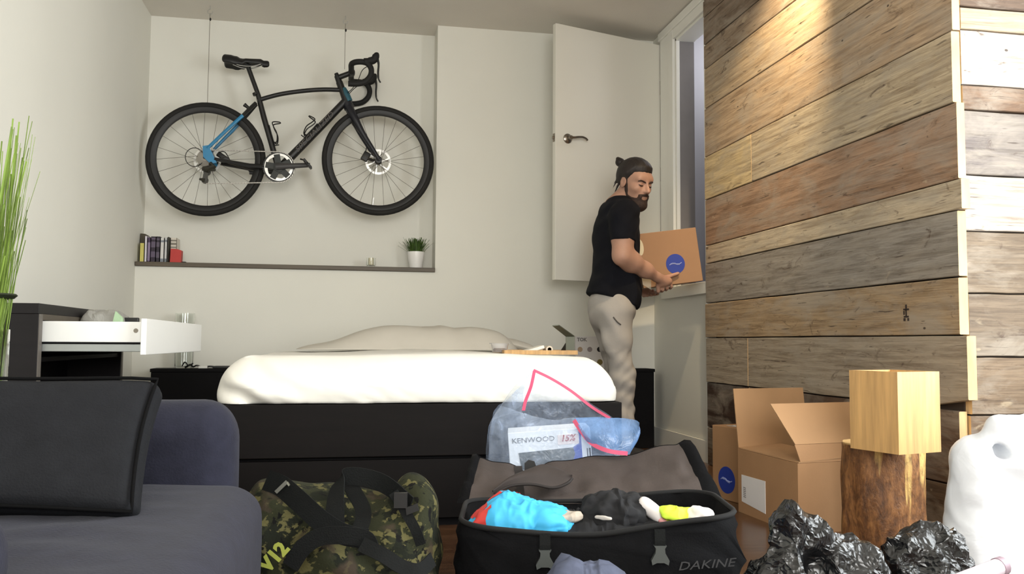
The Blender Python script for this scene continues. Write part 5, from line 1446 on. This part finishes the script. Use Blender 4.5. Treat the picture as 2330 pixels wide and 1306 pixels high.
# ------------------------------------------------------------------ plastic bags on the right
def trash_material():
    t = NT('black_bin_liner')
    t.b.inputs['Base Color'].default_value = srgb(15, 16, 18); t.b.inputs['Roughness'].default_value = .26; t.b.inputs['Specular IOR Level'].default_value = .6
    v = t.coords((1, 1, 1))
    vo = t.add('ShaderNodeTexVoronoi'); vo.feature = 'F1'; vo.inputs['Scale'].default_value = 90
    wv = t.add('ShaderNodeVectorMath', operation='ADD'); nz = t.add('ShaderNodeTexNoise'); nz.inputs['Scale'].default_value = 20
    sc = t.add('ShaderNodeVectorMath', operation='SCALE'); sc.inputs['Scale'].default_value = .05
    t.link(v, nz.inputs['Vector']); t.link(nz.outputs['Color'], sc.inputs[0]); t.link(v, wv.inputs[0]); t.link(sc.outputs[0], wv.inputs[1]); t.link(wv.outputs[0], vo.inputs['Vector'])
    t.bump(vo.outputs['Distance'], .35, .006)
    return t.m
trash_m = trash_material()
def ridged(p, s): return 1 - abs(mnoise.noise(Vector(p) * s))
def crumple_mesh(vol, amp, sc, name, m, parent=None, shade='all'):
    V, F = vol.mesh()
    V = np.array([list(Vector(p) + Vector((fb(p, sc), fb((p[1], p[2], p[0]), sc), fb((p[2], p[0], p[1]), sc))) * amp + (Vector(p) - Vector(V.mean(0))).normalized() * (amp * 1.4 * (ridged(p, sc * 1.7) - .75))) for p in V])
    V[:, 2] = np.maximum(V[:, 2], .002)
    return make(name, V, F, m, parent, shade)
tv = Vol(G(.62, 1.80) + Vector((-.28, -.28, -.02)), G(.62, 1.80) + Vector((.30, .30, .42)), .0105)
tv.ell(G(.62, 1.84, .09), (.15, .13, .15), .0)
tv.cap(G(.575, 1.80, .295), G(.735, 1.84, .195), .030, .028, .02)
tv.cap(G(.575, 1.80, .295), G(.525, 1.76, .10), .028, .060, .04)
tv.cap(G(.735, 1.82, .20), G(.75, 1.80, .06), .035, .05, .05)
tv.ell(G(.640, 1.71, .205), (.062, .10, .052), .015, 's')
tv.relax = 0
o = crumple_mesh(tv, .016, 15, 'bin_liner_bag', trash_m, None, False)
tag(o, 'larger crumpled black plastic bag lying open below the cardboard boxes', 'plastic bag', 'black plastic bags')
tv = Vol(G(.92, 1.95) + Vector((-.22, -.22, -.02)), G(.92, 1.95) + Vector((.24, .24, .36)), .0105)
tv.ell(G(.915, 1.97, .10), (.098, .10, .14), 0)
tv.cap(G(.865, 1.95, .21), G(.955, 1.95, .225), .032, .030, .03)
tv.cap(G(.955, 1.95, .225), G(1.0, 1.95, .15), .028, .040, .04)
tv.relax = 0
o = crumple_mesh(tv, .015, 17, 'bin_liner_bag', trash_m, None, False)
tag(o, 'smaller shiny black plastic bag in front of the tree stump', 'plastic bag', 'black plastic bags')
wp = NT('white_bag_film'); wp.b.inputs['Base Color'].default_value = srgb(226, 229, 234); wp.b.inputs['Roughness'].default_value = .35
tl0 = wp.add('ShaderNodeBsdfTranslucent'); tl0.inputs[0].default_value = srgb(240, 243, 248); mx0 = wp.add('ShaderNodeMixShader'); mx0.inputs[0].default_value = .12
wp.link(wp.b.outputs[0], mx0.inputs[1]); wp.link(tl0.outputs[0], mx0.inputs[2]); wp.link(mx0.outputs[0], wp.out.inputs[0])
wp.bump(wp.noise(wp.coords((1, 1, 1)), 12, 3, .6, .8), .25, .012)
wv_ = Vol(G(1.27, 2.20) + Vector((-.34, -.32, -.02)), G(1.27, 2.20) + Vector((.40, .34, .60)), .009)
for sx_ in (1.165, 1.30, 1.44):
    wv_.cap(G(sx_, 2.20, .07), G(sx_ + .008, 2.20, .36), .090 if sx_ < 1.2 else .11, .060 if sx_ < 1.2 else .085, .08)
wv_.cap(G(1.165, 2.19, .375), G(1.42, 2.20, .415), .040, .060, .05)
wv_.cap(G(1.178, 2.17, .40), G(1.215, 2.17, .455), .022, .022, .02)
wv_.cap(G(1.215, 2.17, .455), G(1.33, 2.18, .475), .022, .030, .02)
wv_.cap(G(1.33, 2.18, .475), G(1.46, 2.18, .46), .030, .03, .03)
hc = atd(2303, 1034, 2.10)
wv_.cap(hc - E2 * .08, hc + E2 * .090, .021, .021, .003, 's')
o = crumple_mesh(wv_, .008, 8, 'white_carrier_bag', wp.m)
tag(o, 'big white plastic carrier bag with punched handle at the right edge', 'plastic bag')
tb = thing('paper_tube', tuple(atd(2240, 1306, 1.62)), 'pale rolled paper tube lying in front of the white bag', 'paper roll')
MB().tube([atd(2170, 1330, 1.60), atd(2278, 1288, 1.66)], .016, 14).build('roll', mat('pale_lilac_paper', (206, 194, 204), .6), tb, smooth=45)
MB().tube([atd(2270, 1291, 1.656), atd(2281, 1287, 1.662)], .0175, 14).build('end_cap', mat('mauve_cap', (150, 128, 140), .5), tb, smooth=45)

# ------------------------------------------------------------------ the man lifting a box towards the raised doorway
skin_m = mat('skin', (172, 132, 112), .55, var=.06, vscale=30)
skin_m.node_tree.nodes['Principled BSDF'].inputs['Subsurface Weight'].default_value = .05
hair_m = mat('dark_hair', (30, 22, 20), .6, var=.3, vscale=60, stretch=(1, 1, .3), bump=.4, bscale=140)
beard_m = mat('dark_beard', (48, 32, 26), .75, var=.35, vscale=90, bump=.5, bscale=260)
shirt_m = mat('black_navy_tshirt', (14, 15, 22), .9, spec=.2, var=.15, vscale=10, bump=.15, bscale=120)
pants_m = mat('grey_trousers', (166, 161, 156), .85, var=.06, vscale=8, bump=.15, bscale=120)

fa, tl_ = math.radians(64), math.radians(17)
HF = Vector((math.cos(fa) * math.cos(tl_), -math.sin(fa) * math.cos(tl_), -math.sin(tl_)))
HL = Vector((math.sin(fa), math.cos(fa), 0)); HU = HF.cross(HL); HU = -HU if HU.z < 0 else HU
HC = at(1445, 416, 4.44)
def hd(f, l, u): return HC + HF * f + HL * l + HU * u
HM = [list(HF), list(HL), list(HU)]
vol = Vol((1.18, 4.12, -.01), (1.92, 4.98, 1.70), .0048)
def cranium(v, g=0.0, k=.0):
    v.ell(hd(-.012, 0, .036), (.100 + g, .077 + g, .088 + g), k, M=HM)
def jaw(v, g=0.0):
    v.ell(hd(.018, 0, -.042), (.072 + g, .058 + g, .084 + g), .03, M=HM)
    v.ell(hd(.056, 0, -.100), (.033 + g, .032 + g, .028 + g), .03, M=HM)
def face(v):
    cranium(v); jaw(v)
    v.cap(hd(.068, -.038, .030), hd(.068, .038, .030), .019, .019, .025)               # brow
    v.ell(hd(.050, 0, -.050), (.044, .034, .050), .03, M=HM)                            # front of the face
    v.cap(hd(.088, 0, .014), hd(.113, 0, -.030), .0085, .0120, .014)                    # nose
    for s in (-1, 1):
        v.ell(hd(.097, s * .011, -.033), (.010, .008, .0075), .008, M=HM)                # nostril wings
        v.ell(hd(.108, s * .034, .002), (.027, .026, .0155), .012, 's', M=HM)            # eye sockets
        v.ell(hd(.0765, s * .032, .001), (.0105, .0145, .0105), .006, M=HM)              # lids
        v.ell(hd(.056, s * .044, -.024), (.024, .017, .018), .025, M=HM)                 # cheekbones
    v.cap(hd(.084, -.018, -.068), hd(.084, .018, -.068), .008, .008, .010)              # lips
face(vol)
for s in (-1, 1):
    vol.ell(hd(-.010, s * .078, -.006), (.022, .009, .031), .006, M=HM)                  # ears
    vol.ell(hd(-.006, s * .086, -.002), (.011, .006, .017), .004, 's', M=HM)
NB = Vector((1.425, 4.50, 1.405))
vol.cap(hd(-.030, 0, -.060), NB, .056, .062, .03)
TX = 1.425
vol.ell((TX, 4.5, 1.22), (.105, .155, .20), .05); vol.ell((TX - .01, 4.5, .99), (.095, .135, .17), .05)
vol.cap((TX + .01, 4.36, 1.355), (TX + .01, 4.64, 1.355), .058, .058, .05)
for yy, dx_ in ((4.41, 0.0), (4.59, .035)):
    vol.chain([(1.40, yy, .86), (1.405 + dx_, yy, .66), (1.433 + dx_, yy, .47), (1.415 + dx_, yy, .25), (1.41 + dx_, yy, .08)], [.055, .055, .045, .045, .036], .03)
    vol.chain([(1.40 + dx_, yy, .05), (1.54 + dx_, yy, .035)], [.036, .028], .02)
# near (right) arm
S1, E1_, W1 = at(1418, 493, 4.33), at(1417, 583, 4.300), at(1494, 630, 4.425)
vol.chain([S1, S1.lerp(E1_, .55), E1_], [.058, .050, .043], .05)
vol.chain([E1_ + Vector((-.004, 0, .004)), E1_.lerp(W1, .28), E1_.lerp(W1, .65), W1], [.043, .0425, .034, .026], .05)
vol.cap(W1, at(1512, 640, 4.458), .027, .029, .012)
vol.cap(at(1503, 644, 4.458), at(1521, 640, 4.465), .024, .022, .010)
vol.chain([at(1505, 634, 4.462), at(1522, 629, 4.484), at(1543, 622, 4.4885)], [.014, .0115, .0095], .006)
for i in range(4):
    b = at(1497 + 9.2 * i, 649 - 2.2 * i, 4.462); k_ = at(1498 + 10 * i, 662 - 3.2 * i, 4.470); zt = .952 + .0022 * i
    m_ = Vector((k_.x + .006, 4.500, k_.z - .006)); t_ = Vector((k_.x + .010, 4.538, k_.z - .004))
    r = [.0115, .011, .0098, .0088][i if i < 3 else 3]
    vol.chain([b, k_, m_, t_], [r + .001, r, r - .001, r - .002], .004)
# far (left) arm under the far side of the box
S2, E2_, W2 = Vector((1.44, 4.665, 1.345)), Vector((1.50, 4.775, 1.10)), Vector((1.66, 4.845, .985))
vol.chain([S2, E2_], [.058, .045], .03); vol.chain([E2_, W2], [.045, .028], .02)
vol.cap(W2, (1.715, 4.840, .972), .026, .028, .01)
vol.chain([(1.71, 4.84, .985), (1.745, 4.826, 1.01), (1.775, 4.824, 1.02)], [.013, .011, .0095], .006)
for i in range(4):
    vol.chain([(1.695 + .021 * i, 4.84, .962 + .002 * i), (1.70 + .022 * i, 4.832, .938 + .003 * i), (1.705 + .022 * i, 4.785, .938 + .0035 * i)], [.0115, .0105, .009], .004)
man = vol.build('person', skin_m)
tag(man, 'man in black t-shirt and grey trousers lifting a box to the doorway', 'person')

# hair with a small bun, beard, brows, eyes
hv = Vol(hd(0, 0, 0) - Vector((.20, .20, .20)), hd(0, 0, 0) + Vector((.20, .20, .20)), .004)
cranium(hv)
HCn = np.array(HC)
def local(X, Y, Z):
    x, y, z = X - HCn[0], Y - HCn[1], Z - HCn[2]
    return tuple(HM[i][0] * x + HM[i][1] * y + HM[i][2] * z for i in range(3))
def hair_cut(X, Y, Z, d):
    f, l, u = local(X, Y, Z)
    # keep what lies above the hairline: high on the forehead, down past the ears to the nape
    edge = np.where(f > .045, .058 + .20 * (f - .045), np.where(f > .012, .012 + 1.4 * (f - .012), np.where(f > -.03, .005 + .17 * (f + .03), -.03 + .9 * (f + .065))))
    d = d - np.clip(.40 * (u - edge), .0, .013) - .0012
    d = np.maximum(d, (edge - u) * .7)
    return d + .0006 * np.sin(l * 260 + f * 40 + u * 60) + .0005 * np.sin(f * 330 + u * 120)
hv.field(hair_cut)
hv.ell(hd(-.112, -.034, .092), (.028, .026, .025), .006, M=HM)
hv.ell(hd(-.128, -.040, .110), (.014, .012, .010), .008, M=HM)
for (f0, l0, u0, f1, l1, u1, r) in ((-.10, -.03, .02, -.128, -.035, -.03, .008), (-.095, -.045, .0, -.112, -.05, -.055, .007), (-.09, 0, -.02, -.10, -.01, -.075, .012), (-.075, -.05, -.03, -.09, -.052, -.085, .007), (-.11, .02, .04, -.140, .01, .0, .006)):
    hv.cap(hd(f0, l0, u0), hd(f1, l1, u1), r, .002, .008)
hv.build('hair', hair_m, man)
bv = Vol(hd(0, 0, 0) - Vector((.20, .20, .20)), hd(0, 0, 0) + Vector((.20, .20, .20)), .0036)
face(bv)
bv.ell(hd(.058, 0, -.108), (.032, .032, .026), .02, M=HM)
def beard_cut(X, Y, Z, d):
    f, l, u = local(X, Y, Z)
    al = np.abs(l)
    # sideburn, jaw line, chin and moustache; cheeks and lips stay bare
    side_ = np.maximum(np.maximum(f - .013 + .15 * np.clip(u, -.1, 0), -.006 - f), u - .035)
    jawl = np.maximum(u + .060 + .30 * np.clip(f, 0, .05), -.006 - f)
    must = np.maximum(np.maximum(u + .0445 + .25 * al, -.0605 - u), .066 - f)
    must = np.maximum(must, al - .034)
    corner = np.maximum(np.maximum(np.abs(al - .029) - .007, u + .052), .05 - f)
    reg = np.minimum(np.minimum(side_, jawl), np.minimum(must, corner))
    th = np.clip(.0058 - .0 * u, 0, 1) + np.clip((-.085 - u) * .25, 0, .008)
    lips = ((f - .10) / .06) ** 2 + (l / .021) ** 2 + ((u + .070) / .0095) ** 2
    d = np.maximum(d - th, reg * .6)
    return np.maximum(d, (1 - np.sqrt(lips)) * .008) + .0007 * np.sin(l * 420) * np.sin(u * 380 + f * 200)
bv.field(beard_cut)
bv.build('beard', beard_m, man)
eye_m = mat('dark_eye', (52, 36, 30), .4)
def skin_f(l, u):
    f = .15
    while f > 0:
        p = hd(f, l, u); i = [int(round(float((p[k] - vol.lo[k]) / vol.h))) for k in range(3)]
        if vol.d[i[0], i[1], i[2]] < 0: return f
        f -= .001
    return .08
for s in (-1, 1):
    def on(l, u, o): return hd(skin_f(s * l, u) + o, s * l, u)
    MB().tube([on(.016, -.002, .0), on(.024, -.006, .001), on(.033, -.007, .001), on(.042, -.005, .001), on(.049, -.001, .0)], [.002, .0036, .0042, .0036, .0016], 6).build('eye', eye_m, man, smooth='all')
    MB().tube([on(.010, .012, .0), on(.020, .016, .001), on(.032, .020, .001), on(.044, .020, .001), on(.054, .014, .0)], [.0036, .0055, .0056, .0046, .0018], 6).build('eyebrow', beard_m, man, smooth='all')

# T-shirt
sv = Vol((1.22, 4.16, .78), (1.64, 4.84, 1.48), .006)
sv.ell((TX, 4.5, 1.225), (.124, .178, .205), 0); sv.ell((TX - .004, 4.5, 1.00), (.126, .172, .205), .06)
sv.ell((1.408, 4.5, .90), (.139, .186, .13), .06)
sv.cap((TX + .012, 4.355, 1.352), (TX + .012, 4.645, 1.352), .071, .071, .06)
sv.cap((TX + .008, 4.44, 1.395), (TX + .008, 4.56, 1.395), .058, .058, .05)
sv.cap(S1, S1.lerp(E1_, .62), .078, .066, .03)
sv.cap(S2, S2.lerp(E2_, .55), .074, .064, .03)
sl_d = (E1_ - S1).normalized(); cutp = S1.lerp(E1_, .64); cut2 = S2.lerp(E2_, .56); sl2 = (E2_ - S2).normalized()
def shirt_fn(X, Y, Z, d):
    d = d + .002 * np.sin(Z * 60 + X * 34 + 3 * np.sin(Y * 20)) + .002 * np.sin(X * 70 - Z * 45 + 2 * np.sin(Z * 21))
    d = np.maximum(d, (.925 - .33 * (X - 1.28)) - Z)
    near = Y < 4.345
    e = (X - cutp.x) * sl_d.x + (Y - cutp.y) * sl_d.y + (Z - cutp.z) * sl_d.z
    rr = np.sqrt((X - cutp.x) ** 2 + (Y - cutp.y) ** 2)
    d = np.where(near & (rr < .10), np.maximum(d, e), d)
    e2 = (X - cut2.x) * sl2.x + (Y - cut2.y) * sl2.y + (Z - cut2.z) * sl2.z
    d = np.where((Y > 4.66), np.maximum(d, e2), d)
    return d
sv.relax = 4
sv.field(shirt_fn)
sv.build('t_shirt', shirt_m, man)
# trousers
pv = Vol((1.22, 4.27, .03), (1.62, 4.73, .98), .006)
pv.ell((1.398, 4.5, .835), (.124, .160, .130), 0); pv.ell((1.398, 4.5, .90), (.110, .150, .08), .03)
for yy, dx_ in ((4.405, 0.0), (4.595, .035)):
    pv.chain([(1.395, yy, .82), (1.400 + dx_, yy, .67), (1.432 + dx_, yy, .47), (1.425 + dx_, yy, .26), (1.415 + dx_, yy, .085)], [.088, .071, .062, .062, .062], .04)
def pants_fn(X, Y, Z, d):
    d = d + .004 * np.sin(Z * 52 + X * 30 + 2.5 * np.sin(Y * 18 + Z * 9)) + .0022 * np.sin(Z * 70 - X * 90 + 3 * np.sin(Y * 26 + Z * 14)) * (Z < .62)
    return np.maximum(d, np.maximum(.06 - Z, Z - .955))
pv.field(pants_fn)
tr = pv.build('trousers', pants_m, man)
MB().tube(catmull([(1.355, 4.327, .795), (1.375, 4.322, .770), (1.395, 4.322, .755)], 4), .004, 6).build('pocket_seam', mat('trouser_seam_grey', (84, 80, 78), .9), tr, smooth=True)  # pocket seam in a darker grey than the trousers
for yy, dx_ in ((4.41, 0.0), (4.59, .035)):
    sh = Vol((1.30, yy - .08, -.01), (1.66, yy + .08, .14), .006)
    sh.chain([(1.385 + dx_, yy, .055), (1.45 + dx_, yy, .055), (1.555 + dx_, yy, .042)], [.048, .046, .038], .02)
    sh.field(lambda X, Y, Z, d: np.maximum(d, .003 - Z))
    sh.build('shoe', mat('dark_shoe', (34, 34, 38), .6), man)

# the box he holds
BR = Vector((1.930, 4.502, 1.008)); bxd = Vector((math.cos(.14), 0, math.sin(.14))); bzd = Vector((-math.sin(.14), 0, math.cos(.14))); byd = Vector((0, 1, 0))
BW, BHt, BD = .350, .300, .30
def bp(a, b, c): return BR - bxd * a + byd * b + bzd * c       # a from the right end, b away from the camera, c up
Mbx = Matrix(((-bxd.x, byd.x, bzd.x, BR.x), (-bxd.y, byd.y, bzd.y, BR.y), (-bxd.z, byd.z, bzd.z, BR.z), (0, 0, 0, 1)))
hbx = thing('carried_carton', tuple(bp(.17, .15, 0)), 'cardboard box with blue round logo held in the man\'s hands', 'box')
card_d = mat('cardboard_brown', (152, 117, 88), .8, var=.06, vscale=5)
MB().box((0, 0, 0), (BW, BD, BHt), Mbx, bev=.003).build('carton', card_d, hbx)
logo(hbx, bp(.148, 0, .112), bxd, bzd, .055, tilt=.1)
c_ = bp(.338, -.001, .225)
vs = [c_ + bxd * (.020 * math.cos(a)) + bzd * (.045 * math.sin(a)) for a in [i * .4 - 1.6 for i in range(9)]] + [c_ - bxd * .008 + bzd * .04, c_ - bxd * .008 - bzd * .04]
MB().raw(vs + [p + byd * .001 for p in vs], [tuple(range(len(vs)))] + [(i, (i + 1) % len(vs), len(vs) + (i + 1) % len(vs), len(vs) + i) for i in range(len(vs))]).build('pale_sticker', mat('cream_sticker', (206, 194, 166), .6), hbx)
MB().raw([bp(.352, .0, .02), bp(.352, .0, .09), bp(.30, -.004, .055), bp(.31, -.004, -.012), bp(.352, .003, .02), bp(.352, .003, .09), bp(.30, -.001, .055), bp(.31, -.001, -.012)], [(0, 1, 2, 3), (7, 6, 5, 4), (0, 4, 5, 1), (1, 5, 6, 2), (2, 6, 7, 3), (3, 7, 4, 0)]).build('tape', mat('packing_tape', (170, 158, 140), .3), hbx)
